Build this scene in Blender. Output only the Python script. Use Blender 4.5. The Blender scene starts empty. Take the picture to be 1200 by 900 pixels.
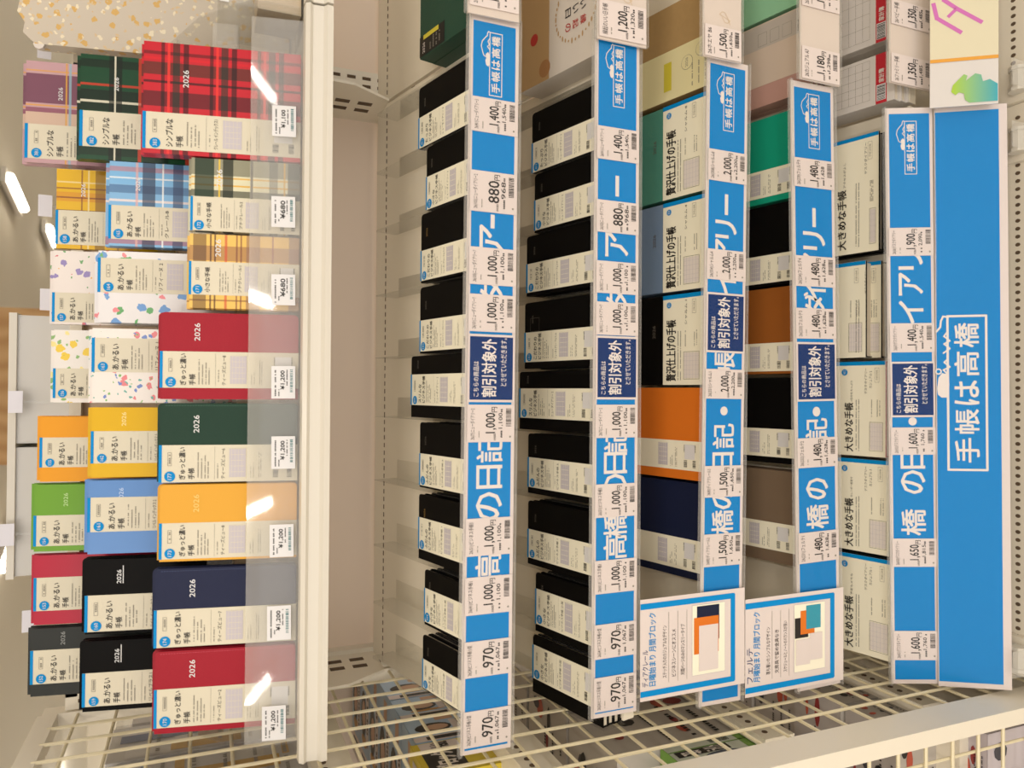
import bpy, math, random
from mathutils import Vector, Matrix
rng = random.Random(7)
S = bpy.context.scene
COL = S.collection
ZB = 1.35                                   # height of the camera above the floor
# ---------------------------------------------------------------- camera
FPX, PITCH, YAW, ROLL, CX = 871.8, .3915, .0112, .0108, -.016
_cp, _sp, _cy, _sy = math.cos(PITCH), math.sin(PITCH), math.cos(YAW), math.sin(YAW)
_R = Vector((_cy, -_sy, 0)); _Y = Vector((_sy, _cy, 0))
FW = _Y * _cp + Vector((0, 0, -_sp)); DN = _Y * -_sp + Vector((0, 0, -_cp))
IR = _R * math.sin(ROLL) + DN * math.cos(ROLL)          # picture right (the photo was taken turned on its side)
IU = _R * math.cos(ROLL) - DN * math.sin(ROLL)          # picture up
cd = bpy.data.cameras.new('camera'); cam = bpy.data.objects.new('camera', cd); COL.objects.link(cam)
cam.matrix_world = Matrix(((IR.x, IU.x, -FW.x, CX), (IR.y, IU.y, -FW.y, 0), (IR.z, IU.z, -FW.z, ZB), (0, 0, 0, 1)))
cd.sensor_width = 36; cd.lens = FPX / 1200 * 36; cd.clip_start = .02
cd.dof.use_dof = True; cd.dof.focus_distance = 1.08; cd.dof.aperture_fstop = 5.5
S.camera = cam
# ---------------------------------------------------------------- world and lights
w = bpy.data.worlds.new('world'); S.world = w; w.use_nodes = True
w.node_tree.nodes['Background'].inputs[0].default_value = (1, .955, .92, 1)
w.node_tree.nodes['Background'].inputs[1].default_value = 1.15
S.view_settings.view_transform = 'Standard'; S.view_settings.look = 'None'
S.view_settings.exposure = .13; S.view_settings.gamma = 1
try: S.view_settings.use_curve_mapping = False
except Exception: pass
S.cycles.max_bounces = 8; S.cycles.transparent_max_bounces = 16
LAMPS = [(-.75, -2.7, 12), (.55, -2.7, 12), (-.75, -.95, 15), (.55, -.95, 15), (-1.9, -2.7, 8), (1.9, -2.7, 8), (-.1, .25, 3)]   # x, y, watts

def lin(h):
    h = h.lstrip('#'); c = [int(h[i:i+2], 16) / 255 for i in (0, 2, 4)]
    return tuple((x / 12.92 if x <= .04045 else ((x + .055) / 1.055) ** 2.4) for x in c) + (1,)

def ray(x, y): return FW + IR * ((x - 600) / FPX) + IU * ((450 - y) / FPX)
CAMP = Vector((CX, 0, 0))                    # all helper coordinates have the camera height as zero
def onY(x, y, Y): d = ray(x, y); return CAMP + d * (Y / d.y)
def onZ(x, y, Z): d = ray(x, y); return CAMP + d * (Z / d.z)
def onX(x, y, X): d = ray(x, y); return CAMP + d * ((X - CX) / d.x)
def onP(x, y, p0, n): d = ray(x, y); return CAMP + d * ((p0 - CAMP).dot(n) / d.dot(n))

# ---------------------------------------------------------------- materials
_m = {}
def mat(name, col, rough=.5, bump=0, bscale=400, metal=0, noise=0, nscale=60, emit=0, spec=.5):
    if name in _m: return _m[name]
    m = bpy.data.materials.new(name); m.use_nodes = True; _m[name] = m
    nt = m.node_tree; b = nt.nodes['Principled BSDF']
    c = lin(col) if isinstance(col, str) else col
    b.inputs['Base Color'].default_value = c; b.inputs['Roughness'].default_value = rough
    b.inputs['Metallic'].default_value = metal; b.inputs['Specular IOR Level'].default_value = .25 if spec == .5 and ('leather' in name or 'cover' in name or 'vinyl' in name) else spec
    if emit:
        b.inputs['Emission Color'].default_value = c; b.inputs['Emission Strength'].default_value = emit
    if noise or bump:
        tc = nt.nodes.new('ShaderNodeTexCoord')
    if noise:
        n = nt.nodes.new('ShaderNodeTexNoise'); n.inputs['Scale'].default_value = nscale; n.inputs['Detail'].default_value = 4
        nt.links.new(tc.outputs['Object'], n.inputs['Vector'])
        mx = nt.nodes.new('ShaderNodeMix'); mx.data_type = 'RGBA'
        mx.inputs['A'].default_value = tuple(v * (1 - noise) for v in c[:3]) + (1,)
        mx.inputs['B'].default_value = tuple(min(1, v * (1 + noise)) for v in c[:3]) + (1,)
        nt.links.new(n.outputs['Fac'], mx.inputs['Factor']); nt.links.new(mx.outputs['Result'], b.inputs['Base Color'])
    if bump:
        n = nt.nodes.new('ShaderNodeTexNoise'); n.inputs['Scale'].default_value = bscale
        nt.links.new(tc.outputs['Object'], n.inputs['Vector'])
        bp = nt.nodes.new('ShaderNodeBump'); bp.inputs['Strength'].default_value = bump; bp.inputs['Distance'].default_value = .001
        nt.links.new(n.outputs['Fac'], bp.inputs['Height']); nt.links.new(bp.outputs['Normal'], b.inputs['Normal'])
    return m

def plaid(name, base, xs, ys, rough=.35):
    """woven tartan: xs / ys are (start, end, colour, strength) stripes in metres over the cover"""
    m = bpy.data.materials.new(name); m.use_nodes = True; _m[name] = m
    nt = m.node_tree; b = nt.nodes['Principled BSDF']; b.inputs['Roughness'].default_value = rough; b.inputs['Specular IOR Level'].default_value = .25
    tc = nt.nodes.new('ShaderNodeTexCoord'); sx = nt.nodes.new('ShaderNodeSeparateXYZ')
    nt.links.new(tc.outputs['Object'], sx.inputs[0])
    cur = None
    def band(axis, a, c):
        g = nt.nodes.new('ShaderNodeMath'); g.operation = 'COMPARE'
        nt.links.new(sx.outputs[axis], g.inputs[0]); g.inputs[1].default_value = (a + c) / 2; g.inputs[2].default_value = abs(c - a) / 2
        return g
    rgb = nt.nodes.new('ShaderNodeRGB'); rgb.outputs[0].default_value = lin(base); cur = rgb.outputs[0]
    for ax, lst in (('X', xs), ('Y', ys)):
        for a, c, col, st in lst:
            g = band(ax, a, c); q = nt.nodes.new('ShaderNodeMath'); q.operation = 'MULTIPLY'; q.inputs[1].default_value = st
            nt.links.new(g.outputs[0], q.inputs[0])
            mx = nt.nodes.new('ShaderNodeMix'); mx.data_type = 'RGBA'
            nt.links.new(q.outputs[0], mx.inputs['Factor']); nt.links.new(cur, mx.inputs['A']); mx.inputs['B'].default_value = lin(col)
            cur = mx.outputs['Result']
    nt.links.new(cur, b.inputs['Base Color'])
    return m

def floral(name, base, cols, scale=45, dens=.33):
    m = bpy.data.materials.new(name); m.use_nodes = True; _m[name] = m
    nt = m.node_tree; b = nt.nodes['Principled BSDF']; b.inputs['Roughness'].default_value = .35
    tc = nt.nodes.new('ShaderNodeTexCoord'); cur = nt.nodes.new('ShaderNodeRGB'); cur.outputs[0].default_value = lin(base); cur = cur.outputs[0]
    for i, c in enumerate(cols):
        mp = nt.nodes.new('ShaderNodeMapping'); mp.inputs['Location'].default_value = (i * 1.37, i * 2.11, 0)
        nt.links.new(tc.outputs['Object'], mp.inputs[0])
        nz = nt.nodes.new('ShaderNodeTexNoise'); nz.inputs['Scale'].default_value = 160
        ad = nt.nodes.new('ShaderNodeMix'); ad.data_type = 'RGBA'; ad.blend_type = 'ADD'; ad.inputs['Factor'].default_value = .008
        nt.links.new(mp.outputs[0], nz.inputs['Vector']); nt.links.new(mp.outputs[0], ad.inputs['A']); nt.links.new(nz.outputs['Color'], ad.inputs['B'])
        v = nt.nodes.new('ShaderNodeTexVoronoi'); v.inputs['Scale'].default_value = scale * (1 + .25 * i); nt.links.new(ad.outputs['Result'], v.inputs['Vector'])
        l = nt.nodes.new('ShaderNodeMath'); l.operation = 'LESS_THAN'; l.inputs[1].default_value = dens - .03 * i; nt.links.new(v.outputs['Distance'], l.inputs[0])
        mx = nt.nodes.new('ShaderNodeMix'); mx.data_type = 'RGBA'; mx.inputs['B'].default_value = lin(c)
        nt.links.new(l.outputs[0], mx.inputs['Factor']); nt.links.new(cur, mx.inputs['A']); cur = mx.outputs['Result']
    nt.links.new(cur, b.inputs['Base Color'])
    return m

def clear(name, haze=.05, gloss=.035, tint=(.97, .97, .96), rough=.04, hazecol=(.9, .88, .85, 1)):
    if name in _m: return _m[name]
    m = bpy.data.materials.new(name); m.use_nodes = True; _m[name] = m
    nt = m.node_tree; nt.nodes.remove(nt.nodes['Principled BSDF']); out = nt.nodes['Material Output']
    t = nt.nodes.new('ShaderNodeBsdfTransparent'); t.inputs[0].default_value = tint + (1,)
    d = nt.nodes.new('ShaderNodeBsdfDiffuse'); d.inputs[0].default_value = hazecol
    g = nt.nodes.new('ShaderNodeBsdfGlossy'); g.inputs['Roughness'].default_value = rough
    lw = nt.nodes.new('ShaderNodeLayerWeight'); pw = nt.nodes.new('ShaderNodeMath'); pw.operation = 'POWER'; pw.inputs[1].default_value = 5
    f = nt.nodes.new('ShaderNodeMath'); f.operation = 'MULTIPLY_ADD'; f.inputs[1].default_value = .6; f.inputs[2].default_value = gloss
    nt.links.new(lw.outputs['Facing'], pw.inputs[0]); nt.links.new(pw.outputs[0], f.inputs[0])
    a = nt.nodes.new('ShaderNodeMixShader'); a.inputs[0].default_value = haze
    c = nt.nodes.new('ShaderNodeMixShader')
    nt.links.new(t.outputs[0], a.inputs[1]); nt.links.new(d.outputs[0], a.inputs[2])
    nt.links.new(f.outputs[0], c.inputs[0]); nt.links.new(a.outputs[0], c.inputs[1]); nt.links.new(g.outputs[0], c.inputs[2])
    nt.links.new(c.outputs[0], out.inputs[0])
    return m

METAL = mat('cream_enamel', '#e8dfcc', .38, noise=.03, nscale=8)
METALW = mat('white_enamel', '#d8d2c5', .3)
PANEL = mat('back_panel_cream', '#f4e0cb', .6, noise=.04, nscale=3)
HOLE = mat('dark_hole', '#5f4d3a', .9)
BLUE = mat('printed_blue', '#0080c8', .5, spec=.12, noise=.05, nscale=5)
NAVY = mat('printed_navy', '#08306a', .5, spec=.12)
WHITE = mat('white_card', '#dccfc9', .45)
INKW = mat('white_ink', '#e2d9d2', .5)
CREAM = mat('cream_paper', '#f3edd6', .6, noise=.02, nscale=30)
CREAMT = mat('darkened_cream_paper', '#d8d0ba', .6, noise=.02, nscale=30)  # same cream paper, colour darkened to offset stronger light on the top shelf
CREAMD = mat('kraft_cream_paper', '#e2d8a8', .6)
CREAMG = mat('grey_green_paper', '#cfcab0', .6)
INK = mat('black_ink', '#17120f', .6)
INKG = mat('grey_ink', '#8a8478', .7)
INKL = mat('pale_lilac_ink', '#c4bdc2', .7)
SKY = mat('band_blue', '#0088cc', .5, spec=.15)
STICK = mat('white_sticker', '#dedcdc', .45)
BLACK = mat('black_leatherette', '#070606', .5, spec=.1, bump=.15, bscale=900)
PAGES = mat('page_edges', '#e3d8c2', .8)
PAGESG = mat('page_edges_grey', '#a39d92', .8)
ACR = clear('clear_acrylic', .03)
ACRH = clear('hazy_acrylic', .13)
FILM = clear('clear_film', .0, .012, (.99, .99, .99), .06)
FROST = clear('frosted_case', .55, .035, (.9, .9, .87), .3)

# ---------------------------------------------------------------- mesh builder
_g = {}
def glyph(s, bold=0.0):
    k = (s, bold)
    if k in _g: return _g[k]
    c = bpy.data.curves.new('tmp', 'FONT'); c.body = s; c.resolution_u = 2; c.offset = bold
    o = bpy.data.objects.new('tmp', c); COL.objects.link(o)
    dg = bpy.context.evaluated_depsgraph_get(); dg.update()
    me = bpy.data.meshes.new_from_object(o.evaluated_get(dg))
    vs = [(v.co.x, v.co.y) for v in me.vertices]; fs = [tuple(p.vertices) for p in me.polygons]
    bpy.data.objects.remove(o); bpy.data.meshes.remove(me); bpy.data.curves.remove(c)
    if not vs: vs = [(0, 0), (1, 0), (1, 1)]; fs = []
    b = (min(v[0] for v in vs), max(v[0] for v in vs), min(v[1] for v in vs), max(v[1] for v in vs))
    _g[k] = (vs, fs, b); return _g[k]

class MB:
    def __init__(s): s.v = []; s.f = []; s.mi = []; s.mats = []
    def i(s, m):
        if m not in s.mats: s.mats.append(m)
        return s.mats.index(m)
    def add(s, vs, fs, m):
        o = len(s.v); k = s.i(m); s.v += [tuple(v) for v in vs]
        for f in fs: s.f.append([o + a for a in f]); s.mi.append(k)
        return s
    def box(s, x0, x1, y0, y1, z0, z1, m):
        vs = [(x, y, z) for x in (x0, x1) for y in (y0, y1) for z in (z0, z1)]
        return s.add(vs, [(0, 1, 3, 2), (4, 6, 7, 5), (0, 4, 5, 1), (2, 3, 7, 6), (0, 2, 6, 4), (1, 5, 7, 3)], m)
    def rect(s, x0, x1, y0, y1, z, m): return s.add([(x0, y0, z), (x1, y0, z), (x1, y1, z), (x0, y1, z)], [(0, 1, 2, 3)], m)
    def slab(s, poly, z0, z1, m):
        n = len(poly); vs = [(x, y, z0) for x, y in poly] + [(x, y, z1) for x, y in poly]
        return s.add(vs, [tuple(range(n))[::-1], tuple(range(n, 2 * n))] + [(i, (i + 1) % n, n + (i + 1) % n, n + i) for i in range(n)], m)
    def face(s, poly, z, m): return s.add([(x, y, z) for x, y in poly], [tuple(range(len(poly)))], m)
    def disc(s, cx, cy, rx, z, m, ry=None, n=14):
        ry = ry or rx
        return s.face([(cx + rx * math.cos(2 * math.pi * i / n), cy + ry * math.sin(2 * math.pi * i / n)) for i in range(n)], z, m)
    def tube(s, p, q, r, m, n=6):
        p = Vector(p); q = Vector(q); d = (q - p).normalized(); a = d.orthogonal().normalized(); b = d.cross(a)
        ring = [a * math.cos(2 * math.pi * i / n) * r + b * math.sin(2 * math.pi * i / n) * r for i in range(n)]
        return s.add([p + c for c in ring] + [q + c for c in ring], [(i, (i + 1) % n, n + (i + 1) % n, n + i) for i in range(n)] + [tuple(range(n))[::-1], tuple(range(n, 2 * n))], m)
    def stroke(s, pts, wd, z, m):
        for (ax, ay), (bx, by) in zip(pts, pts[1:]):
            d = Vector((bx - ax, by - ay)); L = d.length or 1e-6; d /= L; nx, ny = -d.y * wd / 2, d.x * wd / 2; ex, ey = d.x * wd / 3, d.y * wd / 3
            s.face([(ax - ex + nx, ay - ey + ny), (ax - ex - nx, ay - ey - ny), (bx + ex - nx, by + ey - ny), (bx + ex + nx, by + ey + ny)], z, m)
            z += 1e-6
        return s
    def frame(s, x0, x1, y0, y1, wd, z, m):
        return s.stroke([(x0, y0), (x1, y0), (x1, y1), (x0, y1), (x0, y0)], wd, z, m)
    def text(s, t, x0, x1, y0, y1, z, m, bold=0., turn=0, keep=None):
        """the words fitted into the box x0..x1, y0..y1"""
        if bold:
            e = (y1 - y0) * bold * .9
            for k, (a, c) in enumerate(((-e, -e), (e, -e), (-e, e), (e, e))): s.text(t, x0 + a, x1 + a, y0 + c, y1 + c, z + k * 4e-6, m, 0, turn)
        vs, fs, b = glyph(t, 0); sx = (x1 - x0) / max(b[1] - b[0], 1e-6); sy = (y1 - y0) / max(b[3] - b[2], 1e-6)
        if keep: sx = min(sx, sy * keep)
        P = [((x - b[0]) * sx + x0, (y - b[2]) * sy + y0) for x, y in vs]
        if turn: cxx, cyy = (x0 + x1) / 2, (y0 + y1) / 2; P = [(2 * cxx - x, 2 * cyy - y) for x, y in P]
        return s.add([(x, y, z) for x, y in P], fs, m)
    def dashes(s, x0, x1, y, h, z, m, fill=.8, cw=None):
        """a line of print too small to read"""
        cw = cw or h; x = x0
        while x < x1 - cw * .5:
            if rng.random() < fill: s.rect(x, min(x + cw * .72, x1), y, y + h, z, m)
            x += cw
        return s
    def bars(s, x0, x1, y0, y1, z, m, n=12):
        x = x0; st = (x1 - x0) / n
        for i in range(n):
            s.rect(x, x + st * rng.uniform(.3, .75), y0, y1, z, m); x += st
        return s
    def build(s, name, parent=None, M=None, kind=None, label=None, cat=None, group=None, smooth=False):
        me = bpy.data.meshes.new(name); me.from_pydata(s.v, [], s.f)
        for m in s.mats: me.materials.append(m)
        me.polygons.foreach_set('material_index', s.mi)
        if smooth: me.polygons.foreach_set('use_smooth', [True] * len(s.f))
        me.update()
        o = bpy.data.objects.new(name, me); COL.objects.link(o)
        if parent: o.parent = parent
        else: o.matrix_world = Matrix.Translation((0, 0, ZB)) @ (M or Matrix())
        return props(o, label, cat, group, kind)

def props(o, label=None, cat=None, group=None, kind=None):
    if label: o['label'] = label
    if cat: o['category'] = cat
    if group: o['group'] = group
    if kind: o['kind'] = kind
    return o
def fr(o, ex, ey, ez): return Matrix(((ex[0], ey[0], ez[0], o[0]), (ex[1], ey[1], ez[1], o[1]), (ex[2], ey[2], ez[2], o[2]), (0, 0, 0, 1)))
def thing(name, label, cat, M=None, group=None):
    o = bpy.data.objects.new(name, None); COL.objects.link(o); o.empty_display_size = .02
    o.matrix_world = Matrix.Translation((0, 0, ZB)) @ (M or Matrix()); return props(o, label, cat, group)
def fitlab(prefix, lab):
    import re
    while len((prefix + lab).split()) > 16:
        i = max(lab.rfind(q) for q in (', ', ' with ', ' between ', ' beside ', ' standing ', ' directly ', ' nearer ', ' in the ', ' on the ', ' at the ', ' from '))
        if i < 8: break
        lab = lab[:i]
    return prefix + lab
def copy_tree(o, parent=None):
    c = o.copy(); COL.objects.link(c); c.parent = parent
    for ch in list(o.children): copy_tree(ch, c)
    return c
def rrect(x0, x1, y0, y1, r=.004, n=3, corners=(1, 1, 1, 1)):
    P = []
    for k, (cx, cy, a) in enumerate(((x1 - r, y1 - r, 0), (x0 + r, y1 - r, 90), (x0 + r, y0 + r, 180), (x1 - r, y0 + r, 270))):
        if corners[k]:
            P += [(cx + r * math.cos(math.radians(a + 90 * i / n)), cy + r * math.sin(math.radians(a + 90 * i / n))) for i in range(n + 1)]
        else: P.append(((x1, y1), (x0, y1), (x0, y0), (x1, y0))[k])
    return P
NTH = ['first', 'second', 'third', 'fourth', 'fifth', 'sixth', 'seventh', 'eighth', 'ninth', 'tenth', 'eleventh', 'twelfth']

# ================================================================ the shop behind
MB().box(-6, 6, -3, 10, -ZB - .05, -ZB, mat('floor_vinyl', '#e4dccd', .35, noise=.03, nscale=2)).build('floor', kind='structure')
CEIL = mat('ceiling_paint', '#d9d2c2', .8)
MB().box(-6, 6, -3, 10, 1.22, 1.27, CEIL).build('ceiling', kind='structure')
MB().box(-6, 6, 9.9, 10, -ZB, 1.22, mat('far_wall_paint', '#cdc3ae', .8)).build('wall_back', kind='structure')
wood = bpy.data.materials.new('pale_wood'); wood.use_nodes = True
_n = wood.node_tree; _b = _n.nodes['Principled BSDF']; _b.inputs['Roughness'].default_value = .5
_w = _n.nodes.new('ShaderNodeTexWave'); _w.inputs['Scale'].default_value = 3; _w.inputs['Distortion'].default_value = 6; _w.bands_direction = 'X'
_c = _n.nodes.new('ShaderNodeValToRGB'); _c.color_ramp.elements[0].color = lin('#c99b66'); _c.color_ramp.elements[1].color = lin('#dcb37e')
_t = _n.nodes.new('ShaderNodeTexCoord'); _n.links.new(_t.outputs['Object'], _w.inputs['Vector'])
_n.links.new(_w.outputs['Fac'], _c.inputs[0]); _n.links.new(_c.outputs[0], _b.inputs['Base Color'])
xa, xb = onY(5, 545, 4.5).x, onY(5, 360, 4.5).x
pl = thing('pillar', 'pale wood clad pillar rising to the ceiling behind the diary display', 'pillar', Matrix.Translation(((xa + xb) / 2, 4.7, -ZB)))
hw = (xb - xa) / 2
MB().box(-hw, hw, -.2, .2, 0, ZB + 1.22, wood).build('cladding', pl)
MB().box(-hw - .01, hw + .01, -.21, .21, 0, .1, mat('pillar_skirting', '#6a5a48', .5)).build('skirting', pl)
LAMPM = mat('lamp_tube', '#fff4e2', .4, emit=14)
def ceiling_lamp(p, q, label):
    p = Vector(p); q = Vector(q); mid = (p + q) / 2; d = (q - p); L = d.length; d.normalize()
    t = thing('ceiling_lamp', label, 'lamp', fr(mid, (d.x, d.y, 0), (-d.y, d.x, 0), (0, 0, 1)), 'tube lamps on the shop ceiling')
    MB().box(-L / 2 - .03, L / 2 + .03, -.05, .05, -.03, 0, METALW).build('housing', t)
    MB().tube((-L / 2, 0, -.045), (L / 2, 0, -.045), .025, LAMPM, 10).build('tube', t)
    return mid
ceiling_lamp(onZ(2, 206, 1.2), onZ(20, 244, 1.2), 'bright tube lamp on the ceiling, nearest the upper corner behind the plaid diaries')
ceiling_lamp(onZ(50, 266, 1.2), onZ(58, 286, 1.2), 'short looking bright tube lamp on the ceiling behind the yellow plaid diary')
ceiling_lamp(onZ(-6, 668, 1.2), onZ(9, 628, 1.2), 'bright tube lamp on the ceiling behind the green diary')
for k, (x, y, wt) in enumerate(LAMPS):
    t = thing('ceiling_lamp', 'tube lamp on the ceiling above the shopper, %s of seven' % NTH[k], 'lamp', Matrix.Translation((x, y, 1.22)), 'tube lamps above the aisle')
    MB().box(-.08, .08, -.62, .62, -.03, 0, METALW).build('housing', t)
    ld = bpy.data.lights.new('tube_light', 'AREA'); ld.shape = 'RECTANGLE'; ld.size = .055; ld.size_y = .75; ld.energy = wt; ld.color = (1, .93, .85)
    lo = bpy.data.objects.new('tube_light', ld); COL.objects.link(lo); lo.parent = t; lo.location = (0, 0, -.05)

for k, (x, y) in enumerate(((-4.2, 5), (4.2, 5), (-4.2, 8), (4.2, 8))):  # fill lights added out of view to brighten the far ceiling
    t = thing('far_fill_light', 'unseen fill light added over the far side of the shop, %s of four' % NTH[k], 'lamp', Matrix.Translation((x, y, 1.22)), 'added fill lights over the far side')
    MB().box(-.004, .004, -.004, .004, -.06, 0, METALW).build('rod', t); MB().box(-.6, .6, -.03, .03, -.075, -.06, METALW).build('housing', t)
    for sg in (1, -1):
        ld = bpy.data.lights.new('tube_light', 'AREA'); ld.shape = 'RECTANGLE'; ld.size = 1.1; ld.size_y = .06; ld.energy = 9; ld.color = (1, .93, .85)
        lo = bpy.data.objects.new('tube_light', ld); COL.objects.link(lo); lo.parent = t; lo.location = (0, .12 * sg, -.09); lo.rotation_euler = (math.radians(100) * sg, 0, 0)
# ================================================================ shelving unit
SL = math.tan(math.radians(14.3)); NT = Vector((0, -math.sin(math.radians(14.3)), math.cos(math.radians(14.3)))); EY = Vector((0, math.cos(math.radians(14.3)), math.sin(math.radians(14.3))))
YB = 1.25
def bay(name, label, x0, x1):
    t = thing(name, label, 'shelf unit')
    MB().box(x0, x1, YB, YB + .03, -ZB, .17, PANEL).build('back_panel', t)
    for x in (x0, x1):
        u = MB().box(x - .018, x + .018, YB - .02, YB, -ZB, .18, METAL).build('upright', t)
        h = MB()
        z = -1.25
        while z < .15:
            h.box(x - .009, x - .004, YB - .0206, YB - .0195, z, z + .014, HOLE).box(x + .004, x + .009, YB - .0206, YB - .0195, z, z + .014, HOLE); z += .025
        props(h.build('slots', u), kind='stuff')
    MB().box(x0, x1, YB - .02, YB + .5, .165, .18, METAL).build('top_rail', t)
    return t
bay('shelving_unit', 'cream metal shelving unit carrying the sloping tiers of diaries', -.458, .455)
bay('shelving_unit', 'neighbouring cream shelving unit at the right hand end of the tiers', .495, 1.35)

def top_shelf(x0, x1, label):
    t = thing('top_shelf', label, 'shelf')
    MB().box(x0, x1, .925, YB - .02, -.135, -.112, METAL).build('board', t)
    lip = MB()
    prof = [(.925, -.106), (.912, -.107), (.908, -.112), (.913, -.116), (.912, -.128), (.906, -.132), (.907, -.139), (.925, -.139)]
    n = len(prof)
    lip.add([(x0, y, z) for y, z in prof] + [(x1, y, z) for y, z in prof], [tuple(range(n)), tuple(range(n, 2 * n))[::-1]] + [(i, n + i, n + (i + 1) % n, (i + 1) % n) for i in range(n)], METALW)
    lip.build('front_rail', t)
    for x, sg in ((x0 + .006, 1), (x1 - .006, -1))[(1 if x0 > 0 else 0):]:
        b = MB(); xa, xb = sorted((x, x + sg * .004))
        b.add([(xx, y, z) for xx in (xa, xb) for y, z in ((YB - .15, -.135), (YB - .02, -.135), (YB - .02, -.262), (YB - .105, -.262), (YB - .145, -.2))],
              [(0, 1, 2, 3, 4), (9, 8, 7, 6, 5)] + [(i, i + 5, (i + 1) % 5 + 5, (i + 1) % 5) for i in range(5)], METAL)
        br = b.build('bracket', t); h = MB(); e = xb if sg > 0 else xa
        for yy in (YB - .085, YB - .055):
            for zz in (-.205, -.24):
                h.box(e - .0006, e + .0006, yy, yy + .012, zz, zz + .022, HOLE)
        props(h.build('slots', br), kind='stuff')
    return t
top_shelf(-.457, .447, 'long cream top shelf with white rounded front rail under the standing diaries')
top_shelf(.45, 1.33, 'cream top shelf of the neighbouring unit, its front rail butted at the right')

# strips: name, z bottom, z top, y position
ST = [dict(zb=-.3575, zt=-.2926), dict(zb=-.5363, zt=-.4712), dict(zb=-.7124, zt=-.6405), dict(zb=-.8874, zt=-.8125), dict(zb=-1.066, zt=-1.0)]
TN = ['top tier', 'second tier', 'third tier', 'fourth tier', 'lowest tier']
YF = .872
def tier_shelf(k, x0, x1, who):
    zf = ST[k]['zb'] + .004
    t = thing('tier_shelf', 'cream sloping metal shelf of the %s%s' % (TN[k], who), 'shelf', fr((0, YF, zf), (1, 0, 0), EY, NT))
    L = (YB - .02 - YF) / EY.y
    MB().box(x0, x1, 0, L, -.006, 0, METAL).build('board', t)
    MB().box(x0, x1, -.004, 0, -.007, .012, METAL).build('front_lip', t)
    h = MB(); x = x0 + .01
    while x < x1 - .01:
        if k < 4: h.box(x, x + .007, L - .035, L - .0325, -.0002, .0003, HOLE)
        h.slab([(x + .004 * math.cos(a), .03 + .004 * math.sin(a)) for a in [i * math.pi / 4 for i in range(8)]], -.0002, .0003, HOLE)
        x += .0125
    props(h.build('slots', t), kind='stuff')
    return t
for k in range(5):
    tier_shelf(k, -.455, .452, ''); tier_shelf(k, .458, 1.3, ', neighbouring right unit')

# base deck with round holes
t = thing('base_shelf', 'cream perforated base shelf at the very bottom under the big blue sign', 'shelf')
MB().box(-.455, .452, .45, YB, -1.235, -1.205, METAL).build('board', t)
h = MB(); x = -.44
while x < .44:
    for yy in (.793, .50): h.slab([(x + .0032 * math.cos(a), yy + .0042 * math.sin(a)) for a in [i * math.pi / 4 for i in range(8)]], -1.206, -1.2047, HOLE)
    x += .0128
props(h.build('perforations', t), kind='stuff')
t = thing('base_shelf', 'cream perforated base shelf of the right unit under the pastel sign', 'shelf')
MB().box(.456, 1.3, .45, YB, -1.235, -1.205, METAL).build('board', t)
h = MB(); x = .47
while x < 1.28:
    for yy in (.80, .765): h.slab([(x + .0032 * math.cos(a), yy + .0042 * math.sin(a)) for a in [i * math.pi / 4 for i in range(8)]], -1.206, -1.2047, HOLE)
    x += .0128
props(h.build('perforations', t), kind='stuff')

# ================================================================ price strips
def strip_frame(BL, BR, TL):
    ex = (BR - BL).normalized(); ey = (TL - BL); ey = (ey - ex * ey.dot(ex)).normalized(); return fr(BL, ex, ey, ex.cross(ey)), (BR - BL).length
def logo(mb, x0, x1, y0, y1, z, wd):
    """white outlined box of words with the line drawing of a sleeping arm on top"""
    mb.frame(x0, x1, y0, y1, wd, z, INKW); W = x1 - x0; H = y1 - y0
    for i, ch in enumerate('手帳は高橋'):
        a = x0 + W * (.05 + .187 * i); mb.text(ch, a, a + W * .15, y0 + H * .17, y0 + H * .83, z, INKW, .025)
    P = lambda u, v: (x0 + W * u, y1 + H * v)
    mb.stroke([P(1, 0), P(1.01, .12), P(.98, .2), P(.94, .22), P(.9, .4), P(.84, .62), P(.76, .7), P(.7, .62), P(.62, .5), P(.6, .3)], wd, z + .00003, INKW)
    mb.stroke([P(.9, .02), P(.85, .16), P(.8, .04), P(.77, .2), P(.73, .05)], wd, z + .00004, INKW)
    mb.face([P(.5, 0), P(.64, .0), P(.68, .15), P(.64, .34), P(.58, .28), P(.54, .36), P(.47, .28), P(.45, .1)], z + .00005, INKW)
def price_tag(parent, xa, xb, H, z, price, tax, name, mats=WHITE):
    W = xb - xa; o = MB().box(xa, xb, H * .015, H * .97, z, z + .0006, mats).build('price_tag', parent)
    p = MB(); zz = z + .0009
    p.text(name, xa + W * .07, xa + W * .9, H * .80, H * .91, zz, INK); p.dashes(xa + W * .1, xa + W * .3, H * .72, H * .02, zz, INKG)
    p.text(price, xa + W * .24, xa + W * .78, H * .38, H * .60, zz, INK, .012); p.text('円', xa + W * .80, xa + W * .94, H * .37, H * .48, zz, INK, .01)
    p.text('本体価格', xa + W * .04, xa + W * .22, H * .39, H * .44, zz, INK)
    p.text(tax, xa + W * .36, xa + W * .78, H * .25, H * .34, zz, INK, .01); p.dashes(xa + W * .12, xa + W * .34, H * .26, H * .035, zz, INK); p.dashes(xa + W * .8, xa + W * .9, H * .26, H * .035, zz, INK)
    p.bars(xa + W * .42, xa + W * .92, H * .08, H * .19, zz, INK, 16); p.disc(xa + W * .14, H * .1, H * .02, zz, INKG, n=8)
    p.build('tag_print', o)
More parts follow.
